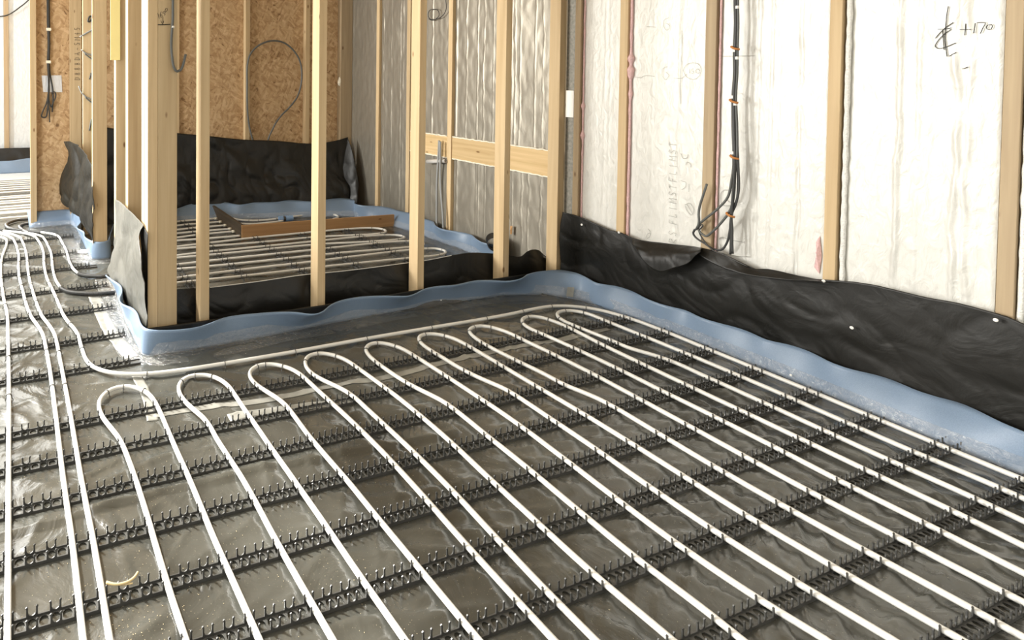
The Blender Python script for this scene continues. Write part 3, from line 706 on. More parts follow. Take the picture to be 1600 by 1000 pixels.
# ------------------------------------------------------------------ far room seen through the left opening
stud(-0.205, -0.145, 8.26, 8.315, 'distant stud against the cool foil wall of the far room', 0.0, m=WOOD_GREY)
sheet('plastic_membrane', [(-1.6, 8.2, .33), (-.4, 8.2, .31), (.2, 8.2, .30)], [(-1.6, 8.05, .0), (-.4, 8.05, 0), (.2, 8.05, 0)], BLACK_FILM, 60, 12, .02, 3, label='black film turned up the wall of the far room', cat='plastic film')
def strip(name, top, base, label, seed, thick=.006, skirt=None, h=.118):
    """wavy foam edge strip with an optional clear film foot"""
    T = smooth_pts(cr(top, .02), 3)
    B = [Vector((p[0], p[1], 0)) for p in base]
    LB = arc(B)
    def near(p):
        best = None
        for i in range(len(B) - 1):
            a, b = B[i], B[i + 1]
            d = b - a
            t = max(0, min(1, (Vector((p.x, p.y, 0)) - a).dot(d) / max(d.length_squared, 1e-9)))
            q = a + d * t
            e = (Vector((p.x, p.y, 0)) - q).length
            if best is None or e < best[0]: best = (e, LB[i] + d.length * t)
        return best[1]
    s = [near(p) for p in T]
    for i in range(1, len(s)): s[i] = max(s[i], s[i - 1] + 1e-4)
    s2 = s[:]
    for _ in range(6):
        s2 = [s2[0]] + [(s2[i - 1] + s2[i] * 2 + s2[i + 1]) / 4 for i in range(1, len(s2) - 1)] + [s2[-1]]
    V, F = [], []
    nv = 9
    for i, p in enumerate(T):
        q = at(B, LB, min(s2[i] / LB[-1], 1))
        for j in range(nv + 1):
            v = j / nv
            k = v ** 1.6
            r = q.lerp(Vector((p.x, p.y, 0)), k)
            V.append(Vector((r.x, r.y, .001 + (p.z - .001) * v)))
    for i in range(len(T) - 1):
        for j in range(nv):
            a = i * (nv + 1) + j
            F.append((a, a + nv + 1, a + nv + 2, a + 1))
    o = obj(name, (V, F), BLUE, smooth=True, label=label, cat='edge strip')
    solid(o, thick, 0)
    return o, T, B

def skirt(name, T, B, w, label, seed, lift=.055):
    BB = cr([(p.x, p.y) for p in B], .03)
    BB = smooth_pts(BB, 10)
    V, F = [], []
    n = len(BB)
    nv = 7
    for i, p in enumerate(BB):
        t = (BB[min(i + 1, n - 1)] - BB[max(i - 1, 0)]).normalized()
        o = Vector((t.y, -t.x, 0))
        ww = w * (1 + .25 * noise.noise(p * 3))
        for j in range(nv + 1):
            v = j / nv
            if v < .3:
                q = Vector((p.x, p.y, 0)) + o * (.006 + .010 * (v / .3)); z = lift * (1 - v / .3) ** 1.3 + .005
            else:
                q = Vector((p.x, p.y, 0)) + o * (.016 + ww * (v - .3) / .7); z = .005 * (1 - (v - .3) / .7) + .0035
            z += .0025 * max(0, noise.noise(q * 25 + Vector((seed, 0, 0))))
            V.append(Vector((q.x, q.y, z)))
    for i in range(n - 1):
        for j in range(nv):
            a = i * (nv + 1) + j
            F.append((a, a + nv + 1, a + nv + 2, a + 1))
    return obj(name, (V, F), CLEAR, smooth=True, label=label, cat='plastic film')

# hall strip: side partition, round the corner post, partition front, right wall
tA = [(0.4521,3.3388,0.122),(0.4748,3.2477,0.122),(0.5047,3.158,0.122),(0.4937,3.0374,0.122),(0.4649,2.9499,0.122),(0.4692,2.8865,0.122),(0.5126,2.8181,0.122),(0.5219,2.7434,0.122),(0.5151,2.6681,0.122),(0.5154,2.5942,0.122),(0.5317,2.5495,0.122),(0.5808,2.5254,0.122),(0.6843,2.4996,0.122),(0.7596,2.5016,0.122),(0.8297,2.5299,0.122),(0.896,2.5635,0.122),(0.9625,2.5695,0.122),(1.0485,2.5593,0.122)] + [(1.1382,2.5544,0.118),(1.2477,2.5162,0.118),(1.3209,2.4585,0.118),(1.3738,2.4762,0.118),(1.425,2.5206,0.118),(1.4937,2.5617,0.118),(1.602,2.5871,0.118),(1.7342,2.5689,0.118),(1.8339,2.5295,0.118),(1.8968,2.5075,0.118),(1.9527,2.5283,0.118),(2.0461,2.5694,0.118),(2.1275,2.5791,0.118),(2.2403,2.5605,0.118),(2.3292,2.5744,0.118),(2.4213,2.5775,0.118),(2.5006,2.5417,0.118),(2.567,2.5051,0.118)] + [(2.6237,2.4933,0.128),(2.7337,2.5418,0.128),(2.8252,2.5595,0.128),(2.9064,2.5551,0.128),(2.9955,2.5241,0.128),(3.0201,2.4713,0.128),(3.0074,2.3902,0.128),(2.9752,2.3066,0.128),(3.0316,2.248,0.128),(3.0437,2.1683,0.128),(3.0043,2.0407,0.128),(3.0055,1.9634,0.128),(3.0424,1.8978,0.128),(3.012,1.8083,0.128),(3.0229,1.7475,0.128),(3.0471,1.6842,0.128),(3.0473,1.6228,0.128),(3.0221,1.5566,0.128)] + [(3.0441,1.4952,0.134),(3.053,1.4459,0.134),(3.0403,1.3986,0.134),(3.006,1.3333,0.134),(3.0031,1.2941,0.134),(3.0318,1.2515,0.134),(3.0548,1.1993,0.134),(3.0416,1.1438,0.134),(3.026,1.0977,0.134),(3.0338,1.0618,0.134),(3.0596,1.0259,0.134),(3.0472,0.9785,0.134),(3.0254,0.9369,0.134),(3.0045,0.8972,0.134),(3.005,0.8653,0.134),(2.9854,0.8287,0.134)]
tA = tA + [(3.0, .62, .128), (3.01, .50, .128), (2.99, .36, .128)]
bA = [(.53, 3.70), (.518, 3.35), (.503, 3.0), (.505, 2.75), (.512, 2.575), (.54, 2.553), (.80, 2.55), (1.05, 2.56), (1.42, 2.59), (1.80, 2.605), (2.2, 2.61), (2.6, 2.60), (2.85, 2.53), (2.97, 2.40), (3.01, 2.1), (3.012, 1.8), (3.005, 1.43), (2.985, 1.2), (2.975, 1.05), (2.985, .86), (2.99, .36)]
oA, TA, BA = strip('edge_strip', tA, bA, 'blue foam edge strip wrapping the near partition corner and running along the white wall', 1)
skirt('film_skirt', TA, BA, .085, 'clear plastic foot of the blue edge strip along the near partition and white wall', 1)
tB = [(0.0478,5.209,0.12),(0.0726,5.1507,0.12),(0.2407,5.1181,0.12),(0.3709,5.1164,0.12),(0.4157,5.0834,0.12),(0.4169,4.9125,0.12),(0.4537,4.7623,0.12),(0.4219,4.5802,0.12),(0.3902,4.4902,0.12),(0.4316,4.3417,0.12),(0.4219,4.2008,0.12),(0.447,4.1066,0.12),(0.483,4.0444,0.12),(0.5326,4.0273,0.12),(0.5724,4.0634,0.12),(0.5972,4.1756,0.12),(0.6431,4.3642,0.12),(0.6721,4.4944,0.12)]
bB = [(.065, 5.12), (.07, 5.045), (.25, 5.05), (.40, 5.06), (.43, 4.9), (.44, 4.55), (.452, 4.06), (.50, 4.035), (.575, 4.03), (.59, 4.10), (.60, 4.32)]
oB, TB, BB_ = strip('edge_strip', tB, bB, 'wavy blue foam edge strip round the sunlit doorway post', 2)
skirt('film_skirt', TB, BB_[1:], .13, 'clear plastic foot of the wavy strip round the doorway post', 2, .04)
tC = [(0.9814,4.4938,0.12),(1.2645,4.8449,0.12),(1.4673,4.9901,0.12),(1.6083,4.9985,0.12),(1.7288,4.9575,0.12),(1.8337,4.8102,0.12),(1.8862,4.8198,0.12),(1.9655,4.8487,0.12),(2.1679,4.8082,0.12),(2.3414,4.8361,0.12),(2.4889,4.7278,0.12),(2.6687,4.7546,0.12),(2.8622,4.7491,0.12),(2.8999,4.6761,0.12),(2.8189,4.5024,0.12),(2.8445,4.4388,0.12),(2.9591,4.3727,0.12),(3.0212,4.2719,0.12),(3.0252,4.1679,0.12),(3.0596,4.0573,0.12),(3.0527,3.8281,0.12),(3.0639,3.7803,0.12),(2.9941,3.6567,0.12),(2.9636,3.5476,0.12),(3.0164,3.4718,0.12),(3.0649,3.3623,0.12),(3.0103,3.2401,0.12),(2.9903,3.1469,0.12),(3.0211,3.1039,0.12),(2.941,2.977,0.12)]
bC = [(.85, 4.90), (1.5, 4.82), (2.1, 4.70), (2.6, 4.60), (2.82, 4.52), (2.93, 4.25), (2.99, 3.9), (3.02, 3.5), (3.035, 3.1), (3.04, 2.9)]
oC, TC, BC = strip('edge_strip', tC, bC, 'blue foam edge strip round the rear room below the black film and foil wall', 3)
skirt('film_skirt', TC, BC, .10, 'clear plastic foot of the blue strip in the rear room', 3, .05)
tD = [(-1.6, 8.02, .165), (-.6, 8.0, .15), (-.25, 8.02, .160), (-.1, 8.0, .165), (.1, 8.02, .185), (.19, 8.02, .185)]
oD, TD, BD = strip('edge_strip', tD, [(-1.6, 7.98), (.19, 7.98)], 'distant blue foam edge strip in the far room', 4)

# ------------------------------------------------------------------ black film turned up the walls
def sheet_rows(name, rows, m, nu, amp, seed, thick=.0015, sub=6, edge=0.5, clamp=None, **kw):
    R = []
    for r in rows:
        q = cr(r, .02); R.append((q, arc(q)))
    nv = (len(R) - 1) * sub
    V = []
    for i in range(nu + 1):
        col = [at(q, L, i / nu) for q, L in R]
        # fixed count interpolation
        for j in range(nv + 1):
            t = j / sub
            k = min(int(t), len(col) - 2); w = t - k
            p0 = col[max(k - 1, 0)]; p1 = col[k]; p2 = col[k + 1]; p3 = col[min(k + 2, len(col) - 1)]
            p = 0.5 * ((2 * p1) + (p2 - p0) * w + (2 * p0 - 5 * p1 + 4 * p2 - p3) * w * w + (3 * p1 - p0 - 3 * p2 + p3) * w ** 3) if len(col) > 2 else p1.lerp(p2, w)
            V.append(p)
    F = [(i * (nv + 1) + j, (i + 1) * (nv + 1) + j, (i + 1) * (nv + 1) + j + 1, i * (nv + 1) + j + 1) for i in range(nu) for j in range(nv)]
    W = []
    for i in range(nu + 1):
        for j in range(nv + 1):
            g = lambda a, b: V[min(max(a, 0), nu) * (nv + 1) + min(max(b, 0), nv)]
            n = (g(i + 2, j) - g(i - 2, j)).cross(g(i, j + 1) - g(i, j - 1))
            n = n.normalized() if n.length > 1e-9 else Vector((1, 0, 0))
            v = j / nv
            k = edge + (1 - edge) * math.sin(PI * v)
            q = g(i, j) + n * folds(g(i, j), seed, amp) * k
            if clamp: q = clamp(q)
            W.append(q)
    o = obj(name, (W, F), m, smooth=True, **kw)
    return solid(o, thick, 0)

topM1 = [(3.045,2.5881,0.455),(3.045,2.4777,0.4532),(3.045,2.3773,0.4361),(3.045,2.3009,0.4224),(3.045,2.2209,0.4215),(3.045,2.1579,0.4103),(3.045,1.9958,0.427),(3.045,1.8352,0.4491),(3.045,1.7674,0.45),(3.045,1.6897,0.4342),(3.045,1.6159,0.4164),(3.045,1.4803,0.4237),(3.045,1.3776,0.4469),(3.045,1.2827,0.4683),(3.045,1.2466,0.473),(3.045,1.1776,0.4748),(3.045,1.0967,0.4753),(3.045,1.0215,0.4824),(3.045,0.9647,0.4795),(3.045,0.9174,0.4763),(3.045,0.8873,0.4672)] + [(3.045, .80, .46), (3.045, .60, .455), (3.045, .30, .46)]
M1 = sheet_rows('plastic_membrane', [topM1, [(3.045, 2.61, .30), (3.040, 1.8, .29), (3.045, .9, .30), (3.045, .30, .30)], [(3.055, 2.61, .14), (3.060, 1.8, .14), (3.058, .9, .14), (3.058, .30, .14)], [(3.065, 2.61, .0), (3.065, 1.8, .0), (3.065, .9, 0), (3.065, .30, .0)]],
    BLACK_FILM, 420, .010, 5, sub=14, edge=.15, clamp=lambda q: Vector((min(q.x, 3.068), q.y, q.z)), label='black film turned up the foot of the white insulated wall', cat='plastic film')
def part_of(o, p):
    o.parent = p
    return o
f1 = sheet_rows('folded_flap', [[(3.035,2.1577,0.4113),(3.035,2.0679,0.415),(3.035,1.974,0.4306),(3.035,1.8854,0.4423),(3.035,1.8209,0.451)], [(2.985,2.1149,0.4003),(2.985,2.0486,0.3725),(2.985,1.9553,0.3865),(2.985,1.8678,0.4181),(2.985,1.8016,0.4552)], [(2.975,2.0975,0.3894),(2.975,2.0503,0.324),(2.975,1.9772,0.2949),(2.975,1.9118,0.3345),(2.975,1.852,0.3746),(2.975,1.8167,0.4247),(2.975,1.7981,0.4481)]], BLACK_FILM, 50, .010, 8, sub=8)
part_of(f1, M1)
f2 = sheet_rows('folded_flap', [[(3.035,1.8292,0.4517),(3.035,1.7616,0.4526),(3.035,1.6841,0.4369),(3.035,1.6345,0.4174),(3.035,1.5643,0.4336),(3.035,1.4545,0.4386),(3.035,1.3829,0.4463)], [(3.01,1.8216,0.4228),(3.01,1.7723,0.4012),(3.01,1.6815,0.388),(3.01,1.5967,0.3953),(3.01,1.506,0.4111),(3.01,1.3714,0.4478)]], BLACK_FILM, 60, .007, 9, sub=8)
part_of(f2, M1)
M2 = sheet_rows('plastic_membrane', [[(.545, 2.612, .102), (.85, 2.612, .100), (1.45, 2.612, .092), (2.1, 2.612, .10), (3.05, 2.612, .10)], [(.545, 2.600, .04), (1.45, 2.603, .04), (3.05, 2.603, .04)], [(.545, 2.585, .0), (1.45, 2.60, .0), (3.05, 2.60, 0)]],
    BLACK_FILM, 160, .004, 12, sub=5, label='low black film edge in front of the partition stud feet', cat='plastic film')
topM3 = [(0.6858,2.735,0.2191),(0.7145,2.735,0.2187),(0.8813,2.735,0.2082),(1.1284,2.735,0.2084),(1.4391,2.735,0.2132),(1.5309,2.735,0.2099),(2.0663,2.735,0.2088),(2.1668,2.735,0.2094),(2.3555,2.735,0.2198),(2.4808,2.735,0.2224),(2.6631,2.735,0.2004),(2.7968,2.735,0.1754),(2.8878,2.735,0.1622),(2.9231,2.735,0.1825),(2.9692,2.735,0.1939),(3.0265,2.735,0.1843),(3.0691,2.735,0.152),(3.1012,2.735,0.1326)]
M3 = sheet_rows('plastic_membrane', [topM3, [(.60, 2.712, .12), (1.8, 2.712, .12), (3.08, 2.715, .13)], [(.60, 2.706, .052), (1.8, 2.706, .052), (3.08, 2.706, .052)]],
    BLACK_FILM, 300, .012, 21, sub=14, edge=.2, label='black film upstand hung behind the partition studs with a sunlit top edge', cat='plastic film')
part_of(obj('sunlit_rim', tube([Vector(p) + Vector((0, -.002, .0)) for p in cr(topM3[2:9], .02)], .0021, 6), PIPE, label='pale taped top edge'), M3)  # pale tube put in for the sunlight along the film edge
part_of(obj('sill_wrap', box(.547, 3.09, 2.606, 2.70, .0485, .0505), BLACK_FILM), M3)
M4 = sheet_rows('plastic_membrane', [[(0.603,5.035,0.8373),(0.7212,5.035,0.8125),(0.9859,5.035,0.7888),(1.313,5.035,0.7514),(1.6303,5.035,0.7131),(1.942,5.035,0.6737),(2.2665,5.035,0.6509),(2.653,5.035,0.6131),(2.8353,5.035,0.6193),(2.9924,5.035,0.6456),(3.0575,5.035,0.6626)], [(.6, 5.0, .42), (1.5, 5.0, .40), (2.4, 4.96, .38), (2.98, 4.93, .36)], [(.6, 4.98, .2), (1.5, 4.97, .2), (2.4, 4.90, .2), (2.96, 4.84, .2)], [(.6, 4.97, 0), (1.5, 4.95, 0), (2.4, 4.87, 0), (2.94, 4.80, 0)]],
    BLACK_FILM, 260, .035, 31, sub=12, edge=.25, label='large crumpled black film turned up the strand board wall of the rear room', cat='plastic film')
f4 = sheet_rows('folded_flap', [[(2.9958,4.9451,0.6671),(3.006,4.8901,0.5731),(3.0179,4.8262,0.3897),(3.0264,4.7807,0.225)], [(2.9502,4.9593,0.3733),(2.969,4.8838,0.3464),(2.9877,4.8092,0.2529),(3.0,4.7599,0.1512)], [(2.9045,4.9369,0.0675),(2.9303,4.8617,0.0746),(2.9555,4.788,0.0694),(2.9754,4.7301,0.0617)]], BLACK_FILM, 30, .012, 33, sub=8)
part_of(f4, M4)
M5 = sheet_rows('plastic_membrane', [[(0.3333,4.9979,0.7143),(0.3637,4.792,0.735),(0.4209,4.4057,0.7171),(0.4502,4.2074,0.6713),(0.4652,4.106,0.622)], [(0.3464,4.899,0.6096),(0.3808,4.6445,0.606),(0.4175,4.3738,0.5847),(0.4599,4.0608,0.541)], [(0.3118,5.1659,0.3298),(0.3611,4.7714,0.345),(0.4092,4.3867,0.3945),(0.455,4.0196,0.4437)], [(0.3354,4.9769,0.1809),(0.3729,4.6771,0.2263),(0.4167,4.3261,0.2655),(0.4527,4.0385,0.3175)], [(0.4056,4.6101,0.1936),(0.4241,4.4522,0.1794),(0.4414,4.3043,0.1379),(0.471,4.0517,0.1103)]],
    MATT_FILM, 60, .032, 41, sub=8, edge=.6, label='black film hanging crumpled from the sunlit doorway post', cat='plastic film')
M6 = sheet_rows('plastic_membrane', [[(0.5187,3.4675,0.5275),(0.5216,3.3181,0.5425),(0.5263,3.0705,0.5619),(0.5296,2.9023,0.5619),(0.5319,2.7797,0.5644),(0.5341,2.6663,0.5637)], [(0.5098,3.4094,0.356),(0.5145,3.1641,0.4099),(0.5196,2.9007,0.4663),(0.5226,2.7467,0.4962),(0.5237,2.6894,0.5049)], [(0.5041,3.447,0.2142),(0.5093,3.1754,0.274),(0.5151,2.8756,0.345),(0.5186,2.6941,0.3956),(0.5204,2.5978,0.43)], [(0.4873,3.5424,0.0834),(0.499,3.2907,0.0959),(0.5106,3.0385,0.1449),(0.5207,2.8199,0.1811),(0.5312,2.5931,0.2081)], [(0.5162,3.4537,0.0394),(0.5222,3.2126,0.03),(0.5287,2.952,0.057),(0.537,2.6209,0.0992)]],
    LIT_FILM, 70, .018, 51, sub=8, edge=.6, label='sunlit grey crumpled film hanging down the side partition beside the corner post', cat='plastic film')
M7 = sheet_rows('plastic_membrane', [[(0.541,2.8107,0.5157),(0.541,2.7007,0.5518),(0.541,2.5984,0.5387)], [(0.541,2.7311,0.4006),(0.541,2.6705,0.4033),(0.541,2.6123,0.4118)], [(0.541,2.67,0.1025),(0.541,2.6405,0.1025),(0.541,2.6045,0.1082)]], BLACK_FILM, 20, .003, 55, sub=8, label='dark film strip tucked between grey drape and corner post', cat='plastic film')

# ------------------------------------------------------------------ heating pipes
PIPES = {}
PGRP = 'white heating pipe hairpins on the near floor'
labs = {
 'P0': 'white heating pipe at the left edge of the view, nearly straight',
 'P1': 'white heating pipe second from the left edge, running toward the camera',
 'P2': 'white heating pipe third from the left edge, close beside its neighbour',
 'P3': 'white heating pipe that bends at the corner post and follows the partition and white wall',
 'P4': 'white heating pipe entering the long black sleeve before the near corner',
 'P5': 'white heating pipe entering the short black sleeve under the grey drape'}
for i in range(1, 10): labs['L%d' % i] = 'white pipe hairpin, %s bend counted from the left' % ORD[i - 1] if i < 9 else 'white pipe hairpin, last bend beside the white wall corner'
for k_, pts in HALL.items():
    if k_ in ('P4s', 'P5s', 'SA', 'SB', 'SC'): continue
    P = [Vector((x, y, ZP)) for x, y in pts]
    P = smooth_pts(P, 1)
    C = cr(P, .012)
    C = smooth_pts(C, 4)
    # pipe keeps on outside the view
    PIPES[k_] = C
    if k_ in ('P0', 'P1', 'P2', 'P3') or k_[0] == 'L':
        for end in ((-1,) if k_[0] == 'P' else (0, -1)):
            e = C[end]
            tail = [Vector((e.x, y, ZP)) for y in (e.y * .75 + .3 * .25, e.y * .5 + .3 * .5, .3)] if e.y > .35 else []
            if end == -1: C = C + tail
            else: C = tail[::-1] + C
    o = obj('heating_pipe', tube(C, .0083, 12), PIPE, smooth=True, label=labs[k_], cat='heating pipe', group=PGRP if k_[0] == 'L' else None)
def sleeve(key, lab, r=.0125, z=.016, zend=None):
    P = [Vector((x, y, z)) for x, y in HALL[key]] if isinstance(key, str) else [Vector(p) for p in key]
    C = smooth_pts(cr(P, .004), 6)
    return obj('pipe_sleeve', tube(C, r, 10, rfun=lambda i: r * (1.0 if i % 2 else .90)), SLEEVE, smooth=False, label=lab, cat='pipe sleeve')
sleeve('P4s', 'long black corrugated sleeve leading under the film before the corner')
sleeve('P5s', 'short black corrugated sleeve leading under the grey drape')
sleeve('SA', 'outer black sleeve curled on the floor before the strand board wall', .0135)
sleeve('SB', 'inner black sleeve curled on the floor before the strand board wall', .0135)
sleeve('SC', 'black sleeve end at the left edge where the pipes fan out', .0135)

RLAB = dict(a='shorter rear room pipe farthest from the camera, ending at the dark shutter board', b='second farthest rear room pipe ending at the dark shutter board', c='third farthest rear room pipe ending at the dark shutter board',
 d='fourth farthest rear room pipe ending at the dark shutter board', e='fifth farthest rear room pipe ending at the dark shutter board', f='rear room pipe ending right at the shutter box corner',
 gh='rear room pipe hairpin nearest the brown shutter board', ij='second rear room pipe hairpin counted from the brown shutter board', kl='third rear room pipe hairpin counted from the brown shutter board', mn='rear room pipe hairpin nearest the partition film',
 box='pipe inside the shutter box running up to the blue coupling, farther one', box2='pipe inside the shutter box running up to the blue coupling, nearer one', box3='pipe inside the shutter box curling back right of the blue coupling')
RP = {}
for k_, pts in ROOM.items():
    P = [Vector((x, y, ZP)) for x, y in pts]
    C = smooth_pts(cr(smooth_pts(P, 2), .015), 5)
    if k_ in 'abcdef':
        for q in C: q.x = min(q.x, 1.606)
    RP[k_] = C
    obj('heating_pipe', tube(C, .0083, 10), PIPE, smooth=True, label=RLAB[k_], cat='heating pipe', group='white heating pipes of the rear room')
FY = [7.38, 7.26, 7.145, 7.02, 6.88, 6.76, 6.61, 6.36, 6.27, 6.13, 6.03, 5.87, 5.76, 5.64, 5.585, 5.405]
for i, y in enumerate(FY):
    C = cr([(-3.4, y - .12), (-1.2, y - .05), (-.4, y - .012), (.02, y + .01), (.19, y + .012)], .05)
    for q in C: q.z = ZP
    obj('heating_pipe', tube(C, .0083, 8), PIPE, smooth=True, label='white pipe of the far room seen through the left opening, %s counted from the back' % ORD[i], cat='heating pipe', group='white heating pipes of the far room')
obj('insulation_sheet', box(-3.4, .19, 7.46, 7.97, .001, .006), PALE_SHEET, label='bare pale floor sheet before the far blue strip', cat='insulation')

# ------------------------------------------------------------------ clip rails
def rail_mesh(xs, s0, s1, w=.0172):
    """local: rail along +x from s0 to s1, rows at y = -w and +w"""
    t = .0014
    rows = []
    for sy in (-1, 1):
        y = sy * w
        V, F = [], []
        def prism(poly):
            b = len(V); n = len(poly)
            for x, z in poly: V.append((x, y - t, z))
            for x, z in poly: V.append((x, y + t, z))
            F.append(tuple(range(b + n - 1, b - 1, -1))); F.append(tuple(range(b + n, b + 2 * n)))
            for i in range(n):
                j = (i + 1) % n
                F.append((b + i, b + j, b + n + j, b + n + i))
        prism([(s0, 0), (s1, 0), (s1, .0085), (s0, .0085)])
        for c in xs:
            if c - .013 < s0 or c + .013 > s1: continue
            r = .0088
            u = [(c + r * math.cos(a), .0175 + r * math.sin(a)) for a in [0, -PI * .2, -PI * .4]] 
            # two upright prongs with out-turned tips and a rounded seat between them
            for q in (1, -1):
                prism([(c + q * .0130, .0080), (c + q * .0128, .0255), (c + q * .0145, .0290), (c + q * .0110, .0312), (c + q * .0086, .0285), (c + q * .0086, .0165), (c + q * .0070, .0118), (c + q * .0030, .0092), (c, .0086), (c, .0080)][::q])
        rows.append((V, F))
    V, F = [], []
    z = .0022
    def quad(x0, x1, y0, y1):
        b = len(V)
        V.extend([(x0, y0, z), (x1, y0, z), (x1, y1, z), (x0, y1, z)]); F.append((b, b + 1, b + 2, b + 3))
    yi = w + .001
    def holed(x0, x1, cx, rx, ry, n=14):
        b = len(V); hw = (x1 - x0) / 2; mx = (x0 + x1) / 2
        for k in range(n):
            a = 2 * PI * (k + .5) / n
            V.append((cx + rx * math.cos(a), ry * math.sin(a), z))
        for k in range(n):
            a = 2 * PI * (k + .5) / n
            m = max(abs(math.cos(a)) , abs(math.sin(a)))
            V.append((mx + hw * math.cos(a) / m, yi * math.sin(a) / m, z))
        for k in range(n):
            F.append((b + k, b + n + k, b + n + (k + 1) % n, b + (k + 1) % n))
    last = s0
    xs2 = sorted(xs)
    for i, c in enumerate(xs2):
        if c - .013 < s0 or c + .013 > s1: continue
        if c - .013 > last + .004:
            g = (last + c - .013) / 2; hw = (c - .013 - last) / 2
            if .006 < hw < .03: holed(last, c - .013, g, hw * .84, .0146)
            else: quad(last, c - .013, -yi, yi)
        holed(c - .013, c + .013, c, .0108, .0142)
        last = c + .013
    quad(last, s1, -yi, yi)
    return rows, (V, F)
def crossing(C, y):
    out = []
    for a, b in zip(C, C[1:]):
        if (a.y - y) * (b.y - y) < 0:
            out.append(a.x + (b.x - a.x) * (y - a.y) / (b.y - a.y))
    return out
def fill(xs, s0, s1, u=.0495):
    xs = sorted(xs)
    keep = []
    for x in xs:
        if not keep or x - keep[-1] > .027: keep.append(x)
    out = []
    for a, b in zip(keep, keep[1:]):
        n = max(1, round((b - a) / u))
        out += [a + (b - a) * k / n for k in range(n)]
    if keep:
        out.append(keep[-1])
        x = keep[0] - u
        while x > s0 + .013: out.append(x); x -= u
        x = keep[-1] + u
        while x < s1 - .013: out.append(x); x += u
    return sorted(out)
def rail(loc, ang, xs, s0, s1, label, group):
    root = empty('clip_rail', (loc[0], loc[1], .0005), label, 'clip rail', group)
    root.rotation_euler = (0, 0, ang)
    rows, base = rail_mesh(xs, s0, s1)
    solid(obj('base_strip', base, PLAST_LIT, root), .0018, 1)
    for r in rows: obj('clip_row', r, PLAST, root)
    return root
for i, (y, t) in enumerate(zip(RAIL_Y, RAIL_TILT)):
    xs = []
    for C in PIPES.values(): xs += crossing(C, y)
    x1 = 2.992 if i else 2.9
    xs = fill([x for x in xs if x < x1], -.55, x1)
    rail((0, y - t * 0, 0), t / 1.5, xs, -.55, x1, 'long black clip rail across the near floor, %s counted from the camera' % ORD[i], 'long clip rails on the near floor')
for i, (y, x1) in enumerate(LEFT_RAILS):
    xs = []
    for C in PIPES.values(): xs += crossing(C, y)
    xs = fill([x for x in xs if x < x1], -.55, x1)
    rail((0, y, 0), -.006, xs, -.55, x1, 'short black clip rail left of the corner post, %s going away from the camera' % ORD[i], 'short clip rails beside the corner')
for i, (x, y0, y1) in enumerate(((.95, 3.27, 4.80), (1.297, 3.27, 4.80), (1.693, 3.27, 4.16), (2.083, 3.27, 4.14), (2.475, 3.28, 4.13))):
    ys = []
    for C in RP.values():
        for a, b in zip(C, C[1:]):
            if (a.x - x) * (b.x - x) < 0: ys.append(a.y + (b.y - a.y) * (x - a.x) / (b.x - a.x))
    ys = fill([v for v in ys if y0 < v < y1], y0, y1)
    rail((x, 0, 0), PI / 2, ys, y0, y1, 'black clip rail in the rear room, %s counted from the left' % ORD[i], 'clip rails in the rear room')

# ------------------------------------------------------------------ staples pinning the pipes
def staple_mesh(r=.0100):
    A = [(-.016, -.0150), (-.0125, -.0120), (-.0105, -.004)] + [(r * math.cos(a), r * math.sin(a)) for a in [PI - PI * k / 8 for k in range(9)]] + [(.0105, -.004), (.0125, -.0120), (.016, -.0150)]
    return tube([(0, x, z) for x, z in A], .0017, 6)
_st = None
def staple(key, pts, lab, src=None):
    global _st
    C = (src or PIPES)[key]
    for i, p in enumerate(pts):
        p = Vector(p)
        j = min(range(len(C)), key=lambda q: (C[q].x - p.x) ** 2 + (C[q].y - p.y) ** 2)
        t = C[min(j + 1, len(C) - 1)] - C[max(j - 1, 0)]
        l = lab[i] if isinstance(lab, list) else 'black staple over %s, %s %s' % (lab[0], ORD[i], lab[1])
        if _st is None:
            o = obj('pipe_staple', staple_mesh(), PLAST, smooth=True, label=l, cat='pipe staple', group='black staples over the pipes'); _st = o
        else:
            o = _st.copy(); COL.objects.link(o); o['label'] = l
        o.location = C[j]
        o.rotation_euler = (0, 0, math.atan2(t.y, t.x))
FA = 'from the back'
staple('P0', [(-0.1231,4.0964,0.018),(-0.116,3.7848,0.018),(-0.1064,3.6327,0.018),(-0.0855,3.3419,0.018),(-0.0535,2.7095,0.018),(-0.0481,2.3745,0.018)], ('the pipe at the left edge of the view', FA))
staple('P1', [(-0.0298,4.4039,0.018),(-0.0161,4.0804,0.018),(-0.0079,3.7712,0.018),(0.0028,3.6224,0.018),(0.022,3.3613,0.018),(0.1079,2.7207,0.018),(0.1125,2.3917,0.018)], ('the second pipe from the left edge', FA))
staple('P2', [(0.0264,4.4257,0.018),(0.0398,4.068,0.018),(0.0439,3.7653,0.018),(0.0526,3.6107,0.018),(0.0746,3.3333,0.018),(0.1573,2.6904,0.018),(0.161,2.3848,0.018)], ('the third pipe from the left edge', FA))
staple('P3', [(0.1397,4.0334,0.018),(0.1416,3.7681,0.018),(0.1541,3.6207,0.018),(0.1833,3.354,0.018),(0.2263,2.9742,0.018),(0.2596,2.6805,0.018)], ('the corner bending pipe, before its bend', FA))
staple('P3', [(0.4899,2.3647,0.018),(0.8233,2.345,0.018),(1.158,2.3424,0.018),(1.5369,2.3492,0.018),(1.9013,2.3407,0.018),(2.2447,2.3416,0.018),(2.4986,2.348,0.018),(2.695,2.3552,0.018),(2.8615,2.2803,0.018)], ('the pipe along the partition', 'from left to right'))
staple('P4', [(0.1044,4.7787,0.018),(0.184,4.4049,0.018),(0.1962,4.0495,0.018),(0.1946,3.7621,0.018)], ('the pipe entering the long black sleeve', FA))
